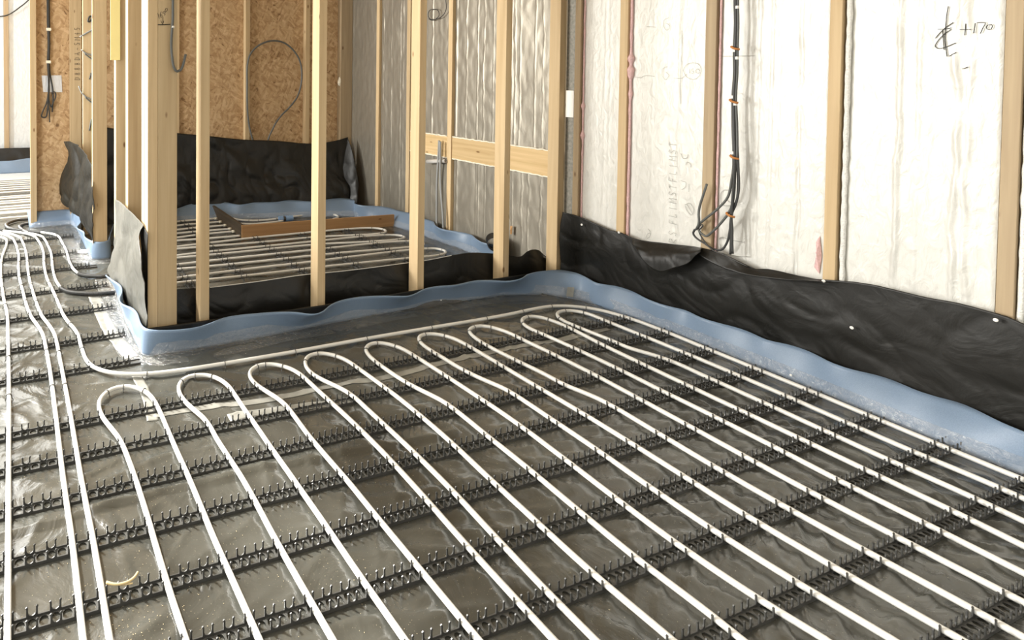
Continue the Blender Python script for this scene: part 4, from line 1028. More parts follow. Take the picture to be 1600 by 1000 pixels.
staple('P5', [(0.186,4.7902,0.018),(0.2907,4.3936,0.018),(0.3056,4.1685,0.018),(0.2998,4.0064,0.018),(0.3293,3.7531,0.018)], ('the pipe entering the short black sleeve', FA))
for i, q in enumerate([[(0.3119,2.2718,0.018),(0.3787,2.2894,0.018),(0.4495,2.243,0.018)], [(0.6007,2.2664,0.018),(0.6723,2.2896,0.018),(0.7381,2.261,0.018)], [(0.9347,2.2822,0.018),(0.983,2.277,0.018),(1.0559,2.2455,0.018)], [(1.1555,2.2463,0.018),(1.239,2.2914,0.018),(1.3138,2.2493,0.018)], [(1.4582,2.2501,0.018),(1.5517,2.2947,0.018),(1.6208,2.2363,0.018)], [(1.7424,2.2348,0.018),(1.8261,2.2951,0.018),(1.9083,2.2479,0.018)], [(2.0498,2.2451,0.018),(2.1118,2.2905,0.018),(2.1866,2.251,0.018)], [(2.3686,2.2325,0.018),(2.4636,2.2862,0.018),(2.5417,2.2294,0.018)], [(2.5987,2.222,0.018),(2.7106,2.2874,0.018),(2.8027,2.2329,0.018)]]):
    staple('L%d' % (i + 1), q, ['black staple on the %s of the %s hairpin bend from the left' % (w, ORD[i]) for w in ('left side', 'top', 'right side')])
for k_, q, w in (('gh', [(2.7036,4.0853,0.018),(2.778,4.0119,0.018),(2.6794,3.9075,0.018)], 'hairpin bend nearest the brown shutter board'), ('ij', [(2.6727,3.8654,0.018),(2.8092,3.7893,0.018),(2.7058,3.72,0.018)], 'second rear hairpin bend from the shutter board'),
                 ('kl', [(2.7403,3.6723,0.018)], 'third rear hairpin bend from the shutter board'), ('mn', [(2.7585,3.4571,0.018),(2.861,3.3969,0.018),(2.7457,3.2981,0.018)], 'rear hairpin bend nearest the partition film')):
    staple(k_, q, ['black staple on the %s of the %s' % (v, w) for v in ('far side', 'tip', 'near side')], RP)
staple('box', [(1.8459,4.6396,0.018),(1.9215,4.6066,0.018),(2.0964,4.6039,0.018)], ('the farther pipe inside the shutter box', 'from left to right'), RP)

# ------------------------------------------------------------------ shuttering box with coupling
bx = empty('shuttering_box', (1.62, 4.2, 0), 'brown timber shutter box on the rear room floor, open toward the wall', 'formwork')
obj('front_board', shift(join(([(1.612, 4.193, .002), (2.955, 4.122, .002), (2.955, 4.140, .002), (1.612, 4.213, .002), (1.612, 4.193, .102), (2.955, 4.122, .100), (2.955, 4.140, .100), (1.612, 4.213, .102)], [(0, 1, 5, 4), (2, 3, 7, 6), (4, 5, 6, 7), (3, 2, 1, 0), (1, 2, 6, 5), (3, 0, 4, 7)])), (1.62, 4.2, 0)), WOOD_BROWN, bx)
obj('side_board', shift(box(1.610, 1.630, 4.215, 4.93, .002, .104), (1.62, 4.2, 0)), WOOD_DARK, bx, label='dark side board')
for i, (x, y) in enumerate(((1.606, 4.80), (1.606, 4.678), (1.606, 4.557), (1.606, 4.435), (1.606, 4.351))):
    obj('pipe_collar', shift(tube([(x - .02, y, ZP), (x + .004, y, ZP)], .0112, 10), (1.62, 4.2, 0)), CREAM, bx, smooth=True)
cp = empty('pipe_coupling', (2.17, 4.56, .02), 'blue plastic pipe coupling inside the shutter box', 'pipe coupling')
d = shift(join(tube([(2.10, 4.575, .028), (2.135, 4.572, .028)], .024, 12), tube([(2.16, 4.570, .028), (2.225, 4.565, .028)], .024, 12)), (2.17, 4.56, .02))
obj('body', d, BLUEP, cp, smooth=False)
obj('collar', shift(tube([(2.135, 4.572, .028), (2.160, 4.570, .028)], .019, 12), (2.17, 4.56, .02)), PLAST, cp)

# ------------------------------------------------------------------ cables
def cable(P, r, m, lab, name='cable', cat='cable', seg=8, parent=None, step=.01, grp=None, up=False):
    if up: P = [(P[0][0], P[0][1], 2.45)] + list(P)      # fixed overhead, out of view
    Q = [Vector(P[0])]
    for p in P[1:]:
        if (Vector(p) - Q[-1]).length > .006: Q.append(Vector(p))
    C = smooth_pts(cr(Q, step), 2)
    return obj(name, tube(C, r, seg), m, parent, smooth=True, label=lab, cat=cat, group=grp)
def bow(P, d):
    return [(p[0] + d[0], p[1] + d[1], p[2] + d[2]) for p in P]
CG = 'dark cables hanging on the white insulated wall'
cA = [(3.045,1.7211,1.6536),(3.045,1.7201,1.6102),(3.045,1.7159,1.5015),(3.045,1.7179,1.3931),(3.045,1.7143,1.2843),(3.045,1.7183,1.1754),(3.045,1.7152,1.03)] + [(3.045,1.7152,1.03),(3.045,1.7096,0.9213),(3.045,1.7087,0.8486),(3.045,1.715,0.7892),(3.045,1.7274,0.7135),(3.045,1.7716,0.6451),(3.045,1.831,0.5772),(3.045,1.8446,0.5602),(3.045,1.8525,0.5414)]
cB = [(3.035,1.7029,1.6506),(3.035,1.7026,1.6076),(3.035,1.699,1.4997),(3.035,1.6992,1.392),(3.035,1.6981,1.2842),(3.035,1.7007,1.176),(3.035,1.6932,1.0321)] + [(3.035,1.6945,1.032),(3.035,1.6909,0.924),(3.035,1.6967,0.8436),(3.035,1.6982,0.7417),(3.035,1.708,0.6669),(3.035,1.7513,0.5834),(3.035,1.7834,0.5382),(3.035,1.8132,0.5094),(3.035,1.8306,0.5186),(3.035,1.8414,0.5373)]
cC = [(3.05,1.7176,1.6534),(3.05,1.7166,1.61),(3.05,1.7137,1.5014),(3.05,1.7145,1.393),(3.05,1.7121,1.2844),(3.05,1.7148,1.1755),(3.05,1.7104,1.0303)] + [(3.05,1.7104,1.0303),(3.05,1.7043,0.9218),(3.05,1.695,0.8431),(3.05,1.6913,0.7566),(3.05,1.6952,0.705),(3.05,1.7088,0.6656),(3.05,1.7142,0.6205),(3.05,1.7193,0.5604),(3.05,1.7308,0.4984),(3.05,1.754,0.4585),(3.05,1.7838,0.4554),(3.05,1.8215,0.4723),(3.05,1.8637,0.4918),(3.05,1.8762,0.5095),(3.05,1.8716,0.5285),(3.05,1.8541,0.536)]
cD = [(3.03,1.7095,1.6512),(3.03,1.7085,1.6081),(3.03,1.7049,1.5),(3.03,1.7057,1.3922),(3.03,1.7034,1.2842),(3.03,1.7061,1.1759),(3.03,1.7017,1.0315)] + [(3.03,1.7017,1.0315),(3.03,1.6968,0.9235),(3.03,1.697,0.8148),(3.03,1.7017,0.6832),(3.03,1.7042,0.6243),(3.03,1.6992,0.5672),(3.03,1.6986,0.509),(3.03,1.6957,0.4624)]
cE = [(3.04,1.6932,0.9597),(3.04,1.6864,0.8449),(3.04,1.6836,0.7442),(3.04,1.6935,0.6842),(3.04,1.7065,0.6449),(3.04,1.7124,0.5923),(3.04,1.7089,0.5199),(3.04,1.7094,0.4538)]
cF = [(3.04,1.8127,0.7578),(3.04,1.8272,0.702),(3.04,1.8431,0.6338),(3.04,1.8453,0.6065),(3.04,1.8418,0.5728),(3.04,1.8468,0.5486),(3.04,1.8535,0.5339)]
cG = [(3.035,1.8415,0.5388),(3.035,1.8261,0.5655),(3.035,1.8199,0.5632),(3.035,1.8298,0.5455),(3.035,1.8393,0.5355),(3.035,1.8233,0.4976),(3.035,1.8022,0.4729),(3.035,1.7782,0.4531),(3.035,1.7353,0.4468),(3.035,1.684,0.4325),(3.035,1.6406,0.4205)]
cable(cA, .0052, GREYC, 'grey cable sweeping left from the wall bundle to the loose ends, upper one', grp=CG, up=True)
cable(cB, .0052, GREYC, 'grey cable sweeping left from the wall bundle to the loose ends, lower one', grp=CG, up=True)
cable(cC, .0046, DARKC, 'dark cable of the wall bundle looping down over the black film edge', grp=CG, up=True)
cable(cD, .0052, DARKC, 'dark cable hanging straight down at the foot of the wall bundle', grp=CG, up=True)
cable(cE, .0046, DARKC, 'dark cable bowing right at the lower end of the wall bundle', grp=CG)
cable(cF, .0050, GREYC, 'short stiff grey cable end sticking up left of the wall bundle', grp=CG)
cable(cG, .0030, DARKC, 'thin dark cable lying along the top edge of the black film', grp=CG)
def ring(c, axis, r, h, m, name, lab, cat, grp):
    a = Vector(axis).normalized()
    c = Vector(c)
    return obj(name, tube([c - a * h / 2, c + a * h / 2], r, 12), m, smooth=False, label=lab, cat=cat, group=grp)
for i, p in enumerate([(3.038,1.7077,1.3925),(3.038,1.7082,1.1526),(3.038,1.7002,0.901)] + [(3.038,1.7103,0.6369)]):
    P = [(p[0] - .010, p[1] + .010, p[2] + .006), (p[0] - .020, p[1] + .006, p[2] + .005), (p[0] - .024, p[1] - .002, p[2]), (p[0] - .022, p[1] - .010, p[2] - .004), (p[0] - .010, p[1] - .020, p[2] - .007)]
    cable(P, .0050, TIE, 'orange wire tie round the wall cable bundle, %s from the top' % ORD[i], name='wire_tie', cat='cable tie', grp='orange wire ties on the wall bundle', step=.004)
for i, p in enumerate([(3.03,1.701,1.5749),(3.03,1.708,1.3808),(3.03,1.6973,1.3466),(3.03,1.711,1.1714),(3.03,1.6996,1.14),(3.03,1.7043,0.919)]):
    ring((p[0], p[1], p[2]), (0, 0, 1), .0066, .013, WTIE, 'cable_marker', 'white marker band on a wall cable, %s from the top' % ORD[i], 'cable marker', 'white marker bands on the wall cables')
# cables on the strand board left
yb = 5.095
for P, r, lab in (([(0.2155,5.1,1.951),(0.2153,5.1,1.8874),(0.2166,5.1,1.6749),(0.2211,5.1,1.5153),(0.2155,5.1,1.3765),(0.2212,5.1,1.2485),(0.226,5.1,1.1629),(0.2175,5.1,1.0773),(0.2141,5.1,0.981),(0.1914,5.1,0.9065),(0.166,5.1,0.9123),(0.1763,5.1,0.9602),(0.2072,5.1,1.0346),(0.2186,5.1,1.1041)], .0062, 'dark cable on strand board ending in the left loop below the foil patch'),
                  ([(0.229,5.105,1.9524),(0.2288,5.105,1.8886),(0.2311,5.105,1.6758),(0.2326,5.105,1.5158),(0.2289,5.105,1.3555),(0.2388,5.105,1.2485),(0.2539,5.105,1.1628),(0.2587,5.105,1.0554),(0.2511,5.105,0.9533)], .0062, 'dark cable on strand board hanging down right of the foil patch middle'),
                  ([(0.2222,5.09,1.95),(0.222,5.09,1.8865),(0.2233,5.09,1.6743),(0.2268,5.09,1.5149),(0.2222,5.09,1.3764),(0.226,5.09,1.2912),(0.2265,5.09,1.1417),(0.2302,5.09,1.0241),(0.2424,5.09,0.994),(0.2579,5.09,1.0345),(0.2754,5.09,1.0719),(0.2807,5.09,1.1072),(0.2633,5.09,1.1287),(0.2448,5.09,1.1096)], .0055, 'dark cable on strand board curling into the right loop'),
                  ([(0.222,5.085,1.3763),(0.2205,5.085,1.2485),(0.2212,5.085,1.1419),(0.2167,5.085,1.0352),(0.2266,5.085,0.9496),(0.2294,5.085,0.8693)], .0050, 'thin dark cable end hanging lowest on the strand board')):
    cable(P, r, DARKC, lab, grp='dark cables on the strand board', up='thin' not in lab)
for i, p in enumerate([(0.227,5.085,1.6422),(0.224,5.085,1.372)]):
    obj('cable_clip', box(p[0] - .022, p[0] + .018, p[1] - .014, p[1] + .03, p[2] - .012, p[2] + .012, .004), CREAM, label='white clip holding the strand board cables, %s one' % ('upper', 'lower')[i], cat='cable clip')
q = [(0.1682,5.126,1.2589),(0.3278,5.126,1.2618),(0.3347,5.126,1.1189),(0.1809,5.126,1.1197)]
obj('foil_patch', ([Vector(p) for p in q] + [Vector(p) + Vector((0, -.002, 0)) for p in q], [(0, 1, 2, 3), (7, 6, 5, 4), (0, 4, 5, 1), (1, 5, 6, 2), (2, 6, 7, 3), (3, 7, 4, 0)]), SILVER, label='square silver tape patch on the strand board behind the cable ends', cat='tape')
cable([(-0.4016,8.25,2.0202),(-0.2462,8.25,2.0345),(-0.1992,8.25,2.0431),(-0.144,8.25,2.062),(-0.0726,8.25,2.1071),(-0.0087,8.25,2.1605),(0.0556,8.25,2.2142),(0.1,8.25,2.2587),(0.1527,8.25,2.3208)], .008, DARKC, 'dark cable slung across the far foil wall')
cable([(0.6607,2.612,1.6395),(0.6596,2.612,1.6044),(0.6591,2.612,1.5166),(0.655,2.612,1.458),(0.6521,2.612,1.3993),(0.6564,2.612,1.3408),(0.6655,2.612,1.2939),(0.6794,2.612,1.2728),(0.6946,2.612,1.2812),(0.711,2.612,1.318),(0.7207,2.612,1.3571)], .0062, GREYC, 'grey conduit hooked like a U in front of the corner post', up=True)
ring([(0.6592,2.612,1.4804)][0], (0, .2, 1), .0078, .008, WTIE, 'cable_marker', 'pale band on the U shaped grey conduit', 'cable marker', None)
cable([(2.0441,5.05,0.6628),(2.031,5.05,0.7052),(2.0113,5.05,0.7776),(1.9954,5.05,0.8736),(1.9858,5.05,1.017),(1.9849,5.05,1.1956),(1.9878,5.05,1.374),(2.0054,5.05,1.4456),(2.059,5.05,1.518),(2.1493,5.05,1.5737),(2.2541,5.05,1.5967),(2.3604,5.05,1.5787),(2.455,5.05,1.5137),(2.5237,5.05,1.4169),(2.5492,5.05,1.2942),(2.5392,5.05,1.171),(2.499,5.05,1.0604),(2.4184,5.05,0.9632),(2.3383,5.05,0.8911),(2.2788,5.05,0.8193),(2.2395,5.05,0.7474),(2.2134,5.05,0.6996),(2.1979,5.05,0.6577)], .0085, GREYC, 'grey conduit looping up in a tall teardrop before the strand board')
cable([(3.082,3.6781,1.9006),(3.082,3.6754,1.8512),(3.082,3.6704,1.7771),(3.082,3.7022,1.7372),(3.082,3.7755,1.7156),(3.082,3.8516,1.7201),(3.082,3.8813,1.7484),(3.082,3.8722,1.7859),(3.082,3.8147,1.795),(3.082,3.758,1.7764),(3.082,3.7481,1.7417),(3.082,3.7849,1.7165),(3.082,3.8322,1.7081),(3.082,3.8711,1.7244)], .0028, DARKC, 'small coil of thin wire on the upper foil wall', up=True)
PC = 'small grey cable bits on the doorway post'
for P, r, lab, mm in (([(0.4401,4.688,1.5612),(0.5233,4.688,1.6135),(0.5529,4.688,1.6325)], .006, 'straight grey cable stub slanting up on the doorway post', GREYP), ([(0.4496,4.688,1.4646),(0.4739,4.688,1.4401),(0.518,4.688,1.4228),(0.5426,4.688,1.4212)], .005, 'upper pale curved cable stub on the doorway post', GREYP),
                      ([(0.4751,4.68,1.4298),(0.5151,4.68,1.3985),(0.5367,4.68,1.3827)], .005, 'upper dark straight cable stub on the doorway post', GREYC), ([(0.4295,4.688,1.1777),(0.4489,4.688,1.1296),(0.483,4.688,1.0943),(0.5203,4.688,1.0768),(0.542,4.688,1.0726)], .005, 'lower pale curved cable stub on the doorway post', GREYP),
                      ([(0.4773,4.68,1.0895),(0.5194,4.68,1.054),(0.541,4.68,1.0366)], .005, 'lower dark straight cable stub on the doorway post', GREYC), ([(0.5333,4.688,1.7221),(0.5186,4.688,1.7316),(0.5038,4.688,1.706),(0.4989,4.688,1.6788),(0.5116,4.688,1.6753),(0.5254,4.688,1.6998),(0.5382,4.688,1.7123)], .006, 'dark cable loop at the top of the doorway post', DARKC),
                      ([(0.5127,4.688,1.2299),(0.5246,4.688,1.2802)], .005, 'tiny dark cable tip half way down the doorway post', DARKC), ([(0.51,4.688,0.8269),(0.5259,4.688,0.9174)], .006, 'grey cable tip low on the doorway post', GREYC)):
    cable(P, r, mm, lab, grp=PC)

# ------------------------------------------------------------------ pipes and duct at the foil wall
cable([(3.062,3.7056,0.7657),(3.062,3.7083,0.713),(3.062,3.7138,0.6123),(3.062,3.7256,0.4476),(3.062,3.7247,0.2969),(3.062,3.7212,0.1088),(3.062,3.7184,0.0591)], .0085, GREYP, 'left upright grey pipe on the foil wall', name='grey_pipe', cat='pipe', seg=12)
cable([(3.05,3.6782,0.7615),(3.05,3.6755,0.6181),(3.05,3.6707,0.4576),(3.05,3.6552,0.3116),(3.05,3.6365,0.1796),(3.05,3.6311,0.082)], .0085, GREYP, 'right upright grey pipe on the foil wall, in front of its twin', name='grey_pipe', cat='pipe', seg=12)
def hollow(a, b, r, ri, seg=20, rib=0):
    a, b = Vector(a), Vector(b)
    n = 2 if not rib else rib
    P = [a.lerp(b, i / n) for i in range(n + 1)]
    o_ = tube(P, r, seg, caps=False, rfun=(lambda i: r * (1 if i % 2 else .9)) if rib else None)
    i_ = tube(P, ri, seg, caps=False)
    m_ = len(P) * seg
    V = o_[0] + i_[0]
    F = list(o_[1]) + [tuple(reversed([v + m_ for v in f])) for f in i_[1]]
    for k in range(seg):
        j = (k + 1) % seg
        F.append((k, m_ + k, m_ + j, j))
        e = (len(P) - 1) * seg
        F.append((e + j, m_ + e + j, m_ + e + k, e + k))
    return V, F
hp = [(3.075,3.8559,0.5789),(3.075,3.6426,0.6153)]
obj('waste_pipe', hollow(hp[0], hp[1], .0165, .0135), PALEP, smooth=True, label='short pale horizontal pipe stub behind the upright grey pipes', cat='pipe')
dp = [(2.99,3.0386,0.1494)]
c_ = Vector(dp[0])
obj('duct', hollow(c_ + Vector((-.03, -.02, 0)), c_ + Vector((.07, .10, -.01)), .050, .043, 28, rib=14), SLEEVE, smooth=True, label='round black corrugated duct mouth beside the stud foot', cat='duct')
q = [(3.085,3.0207,0.262),(3.085,2.9992,0.2672),(3.085,3.0035,0.2103),(3.085,3.0196,0.2061)]
obj('wood_offcut', wedge(q, 1), WOOD_BROWN, label='small brown wood offcut stuck to the foil beside the duct stud', cat='wood')
def blob(c, r, seed, sq=(1, 1, 1)):
    bm = bmesh.new(); bmesh.ops.create_icosphere(bm, subdivisions=3, radius=1)
    for v in bm.verts:
        k = 1 + .30 * noise.noise(v.co * 1.7 + Vector((seed, 0, 0))) + .12 * noise.noise(v.co * 5)
        v.co = Vector((v.co.x * sq[0], v.co.y * sq[1], v.co.z * sq[2])) * r * k + Vector(c)
    V = [v.co.copy() for v in bm.verts]; bm.verts.index_update(); F = [tuple(v.index for v in f.verts) for f in bm.faces]; bm.free()
    return V, F
obj('foam_blob', blob([(2.9919,5.08,1.208)][0], .030, 2, (.9, .6, 1.7)), CREAM, smooth=True, label='cream foam blob squeezed out left of the wide corner stud', cat='foam')
obj('plastic_strip', box(.512, .570, 3.552, 3.560, 1.352, 2.45, .001), YELLOW, label='yellow plastic strip hanging beside the side partition studs', cat='strip')
obj('crumpled_wrap', blob([(0.4185,4.2134,0.012)][0], .030, 5, (1.3, .9, .45)), WTIE, smooth=False, label='crumpled white scrap at the foot of the doorway strip', cat='scrap')
obj('crumpled_wrap', blob([(-0.004,4.4152,0.01)][0], .010, 7, (2.2, .7, .5)), WTIE, smooth=False, label='tiny white scrap between the second and third pipes', cat='scrap')

# ------------------------------------------------------------------ pins
def pin(p, lab, n=(-1, 0, 0), r=.0060):
    n = Vector(n)
    p = Vector(p)
    obj('fixing_pin', tube([p, p + n * .002, p + n * .0035], r, 12, rfun=lambda i: (r, r, r * .6)[i]), WTIE, label=lab, cat='pin', group='white pins in film and strips')
for p, l, o_ in zip([(3.026,2.4451,0.4141),(3.026,1.3747,0.4448),(3.026,0.9364,0.4608),(3.026,2.2248,0.4256),(3.026,1.2872,0.2915)], ['white pin in the black film near the partition end', 'white pin in the black film below the pale stud', 'white pin in the black film at the right edge of the view', 'white pin in the black film below the pink blob bead', 'white pin in the black film seam right of the pale stud'], range(5)):
    pin(p, l)
for p, l in zip([(2.995,1.4555,0.029),(2.995,1.2715,0.0242),(2.995,1.0623,0.0302),(2.995,0.8776,0.0243)], ['first', 'second', 'third', 'fourth']):
    pin(p, 'white pin low on the wall side blue strip, %s from the left' % l, r=.0045)
for p, l in zip([(1.0995,2.572,-0.0117),(1.7047,2.572,-0.0051),(2.1504,2.572,0.0421)], ['left', 'middle', 'right']):
    pin(p, 'white pin in the blue strip along the partition, %s one' % l, (0, -1, 0), r=.0035)

# ------------------------------------------------------------------ tape and laps on the floor film
def drape_tape(pts, w, lab, m=TAPE, ragged=0.1, name='tape'):
    C = cr([(p[0], p[1]) for p in pts], .012)
    V, F = [], []
    n = len(C)
    for i, p in enumerate(C):
        t = (C[min(i + 1, n - 1)] - C[max(i - 1, 0)]).normalized()
        s = Vector((-t.y, t.x, 0))
        ww = w * (1 + ragged * noise.noise(p * 20))
        for k in range(7):
            q = p + s * ww * (k / 6 - .5)
            V.append(Vector((q.x, q.y, floor_h(q.x, q.y) + .0014)))
    for i in range(n - 1):
        for k in range(6):
            a = i * 7 + k
            F.append((a, a + 7, a + 8, a + 1))
    return solid(obj(name, (V, F), m, smooth=True, label=lab, cat='tape'), .0006, 0)
drape_tape([(0.4514,2.4083,0.0),(0.4581,2.3055,-0.0),(0.4602,2.2058,0.0),(0.4464,2.0552,0.0)], .042, 'pale tape strip running from the strip corner under the first hairpin bend')
drape_tape([(0.4566,2.0885,0.0),(0.6029,2.0863,0.0),(0.8501,2.0542,0.0)] + [(1.1244,2.0479,0.0),(1.4239,2.0454,0.0),(1.7667,2.0625,0.0),(2.1424,2.0754,0.0)] + [(2.4552,2.0621,0.0),(2.7625,2.0771,0.0)], .034, 'long pale tape lap crossing under the hairpin bends', ragged=.05)
drape_tape([(0.7129,1.9821,0.0),(0.8204,1.9819,0.0),(1.0084,1.9603,0.0),(1.2041,1.9377,0.0)], .040, 'short pale tape lap below the long one, under the third hairpin', ragged=.05)
drape_tape([(0.3911,3.3543,0.0),(0.4001,3.0796,0.0),(0.4117,2.8713,0.0),(0.4429,2.6802,0.0),(0.4653,2.5583,0.0)], .07, 'wide pale tape beside the blue strip left of the corner post')
q = [(2.9237,2.4463,0.0705),(2.9476,2.4224,0.074),(2.9438,2.4262,0.0164),(2.9203,2.4497,0.0173)]
obj('tape', ([Vector(p) + Vector((-.012, -.012, 0)) for p in q] + [Vector(p) + Vector((-.011, -.011, 0)) for p in q], [(0, 1, 2, 3), (7, 6, 5, 4), (0, 4, 5, 1), (1, 5, 6, 2), (2, 6, 7, 3), (3, 7, 4, 0)]), TAPE, label='small grey tape square on the blue strip in the far corner', cat='tape')

# twig, chips
tw = [Vector(p) for p in [(0.1898,1.3949,0.034),(0.2089,1.3825,0.034),(0.2352,1.3788,0.034),(0.256,1.3867,0.034),(0.2669,1.3989,0.034)]]
obj('wood_splinter', tube(smooth_pts(cr(tw, .004), 2), .0026, 6, rfun=lambda i: .0032 - .00002 * i), TWIG, smooth=True, label='pale curved wood splinter lying on a clip rail at lower left', cat='splinter')
tw = [Vector(p) for p in [(0.1913,1.3921,0.03),(0.2025,1.3905,0.03),(0.2239,1.3805,0.03),(0.2501,1.3759,0.03)]]
obj('wood_splinter', tube(cr(tw, .004), .0018, 6), TWIG, smooth=True, label='thin straight wood splinter beside the curved one on the clip rail', cat='splinter')
V, F = [], []
rnd = random.Random(3)
for k in range(900):
    cl = rnd.choice([(.16, 1.30, .10), (.30, 1.25, .10), (.05, 2.35, .12), (.10, 2.20, .16), (.4, 1.9, .5), (.2, 3.3, .4), (.9, 1.5, .6), (.66, 1.15, .25)])
    x, y = rnd.gauss(cl[0], cl[2]), rnd.gauss(cl[1], cl[2])
    if x > .48 and y > 2.5: continue
    if x > 2.9 or y < .35: continue
    z = floor_h(x, y) + .0012
    s = rnd.uniform(.0005, .0016); a = rnd.uniform(0, PI)
    b = len(V)
    for dx, dy, dz in ((-1, -.5, 0), (1, -.4, 0), (.8, .5, 0), (-.9, .4, 0), (0, 0, .7)):
        V.append((x + (dx * math.cos(a) - dy * math.sin(a)) * s, y + (dx * math.sin(a) + dy * math.cos(a)) * s, z + dz * s))
    F += [(b, b + 1, b + 4), (b + 1, b + 2, b + 4), (b + 2, b + 3, b + 4), (b + 3, b, b + 4)]
obj('sawdust', (V, F), CHIP, label='scattered sawdust and crumbs on the dusty floor film', cat='sawdust', kind='stuff')

# ------------------------------------------------------------------ handwriting
def strokes(lists, r, m, name, lab, off=(0, 0, 0)):
    ds = []
    for P in lists:
        P = [Vector(p) + Vector(off) for p in P]
        ds.append(tube(cr(P, .006) if len(P) > 2 else P, r, 5))
    return obj(name, join(*ds), m, label=lab, cat='handwriting')
XW = 0
W = lambda *a: list(a)
strokes([[(3.0905,1.0596,1.4286),(3.0905,1.033,1.4266)], [(3.0905,1.0458,1.4478),(3.0905,1.0463,1.4291),(3.0905,1.0471,1.4075)], [(3.0905,1.0242,1.448),(3.0905,1.0256,1.4304),(3.0905,1.0271,1.4133)], [(3.0905,1.0205,1.4494),(3.0905,1.0104,1.4491),(3.0905,1.0021,1.4478),(3.0905,1.0063,1.4317),(3.0905,1.0122,1.4109)],
         [(3.0905,0.9991,1.4334),(3.0905,0.9956,1.4393),(3.0905,0.9893,1.4411),(3.0905,0.9861,1.4357),(3.0905,0.988,1.4261),(3.0905,0.9934,1.4223),(3.0905,0.998,1.4254),(3.0905,0.9991,1.4334)]], .0011, INK, 'marker_writing', 'black marker number +170 on the white insulation board')
strokes([[(3.0905,1.0878,1.513),(3.0905,1.0909,1.4766),(3.0905,1.0924,1.4385),(3.0905,1.0926,1.4001),(3.0905,1.0867,1.335)], [(3.0905,1.0998,1.4296),(3.0905,1.0966,1.3945),(3.0905,1.0942,1.3589)], [(3.0905,1.1109,1.434),(3.0905,1.0939,1.4327),(3.0905,1.0792,1.436)], [(3.0905,1.0747,1.4546),(3.0905,1.092,1.4384),(3.0905,1.1056,1.4202),(3.0905,1.1162,1.4016)],
         [(3.0905,1.0791,1.4316),(3.0905,1.0993,1.4094),(3.0905,1.1128,1.385),(3.0905,1.116,1.3718),(3.0905,1.1104,1.3649),(3.0905,1.0964,1.3664),(3.0905,1.0807,1.3745),(3.0905,1.0673,1.3826)], [(3.0905,1.0818,1.3363),(3.0905,1.0656,1.3489)], [(3.0905,1.0498,1.2904),(3.0905,1.0367,1.2974)]], .0011, INK, 'marker_writing', 'black marker scrawl left of the number +170')
strokes([[(0.5916,2.6238,1.5429),(0.5955,2.6238,1.5299),(0.5991,2.6238,1.5184)], [(0.6086,2.6238,1.5514),(0.6029,2.6238,1.5404),(0.6026,2.6238,1.5288),(0.6074,2.6238,1.5231),(0.6122,2.6238,1.5291),(0.6104,2.6238,1.5358),(0.6044,2.6238,1.5338)], [(0.6289,2.6238,1.5473),(0.6175,2.6238,1.5518),(0.6149,2.6238,1.5438),(0.6235,2.6238,1.5433),(0.6265,2.6238,1.5393),(0.6214,2.6238,1.5339)], [(0.6253,2.6238,1.5574),(0.6289,2.6238,1.5657),(0.6355,2.6238,1.5666),(0.6367,2.6238,1.5594),(0.6319,2.6238,1.5512),(0.6265,2.6238,1.5516),(0.6253,2.6238,1.5574)],
         [(0.6155,2.6238,1.5272),(0.6155,2.6238,1.5103),(0.6149,2.6238,1.4942)], [(0.6056,2.6238,1.5099),(0.6149,2.6238,1.4939),(0.6194,2.6238,1.5089)]], .0009, INK, 'marker_writing', 'handwritten height 1650 with arrow on the corner post')
strokes([[(0.5917,2.6238,1.4902),(0.614,2.6238,1.4909),(0.65,2.6238,1.4939)]], .0019, INK, 'marker_line', 'short thick black level line under the written 1650')
GL = {'4': [[(.5, 0), (.5, 1), (0, .4), (.7, .4)]], 'R': [[(0, 0), (0, 1)], [(0, 1), (.6, .9), (.6, .6), (0, .5), (.7, 0)]], 'S': [[(.7, .9), (.3, 1), (.1, .75), (.6, .4), (.5, .05), (0, .1)]], 'F': [[(.1, 0), (.1, 1), (.7, 1)], [(.1, .5), (.55, .55)]],
      'L': [[(.1, 1), (.1, 0), (.6, .05)]], 'I': [[(.3, 0), (.3, 1)]], 'M': [[(0, 0), (.05, 1), (.4, .4), (.75, 1), (.8, 0)]], 'T': [[(.35, 0), (.35, 1)], [(0, 1), (.75, 1)]], 'E': [[(.6, 1), (.1, 1), (.1, 0), (.65, 0)], [(.1, .5), (.5, .5)]],
      'D': [[(.05, 0), (.05, 1), (.6, .8), (.65, .3), (.05, 0)]], '8': [[(.3, .5), (.55, .75), (.3, 1), (.08, .75), (.3, .5), (.62, .25), (.3, 0), (.02, .25), (.3, .5)]], 'A': [[(0, 0), (.35, 1), (.7, 0)], [(.15, .4), (.55, .4)]], '-': [[(.05, .5), (.6, .5)]], '9': [[(.6, .7), (.3, .95), (.1, .7), (.5, .6), (.6, .7), (.5, 0)]], '5': [[(.6, 1), (.1, 1), (.1, .6), (.6, .5), (.5, .05), (0, .1)]], '1': [[(.3, 0), (.35, 1)]], '0': [[(.3, 0), (.05, .4), (.3, 1), (.6, .5), (.3, 0)]]}
def write_up(text, o, adv, up, w, h, gap, r, m, lab):
    o, adv, up = Vector(o), Vector(adv), Vector(up)
    ds = []
    s = 0
    rn = random.Random(len(text))
    for ch in text:
        if ch == ' ': s += w * .8; continue
        for pl in GL[ch]:
            P = [o + adv * (s + x * w) + up * (y * h + rn.uniform(-.05, .05) * h) for x, y in pl]
            ds.append(tube(P, r, 5))
        s += w + gap
    return obj('marker_writing', join(*ds), m, label=lab, cat='handwriting')
a_, b_ = [(3.0905,1.9747,0.4271),(3.0905,1.986,0.9618)]
n_ = 15
L_ = (Vector(b_) - Vector(a_)).length / n_
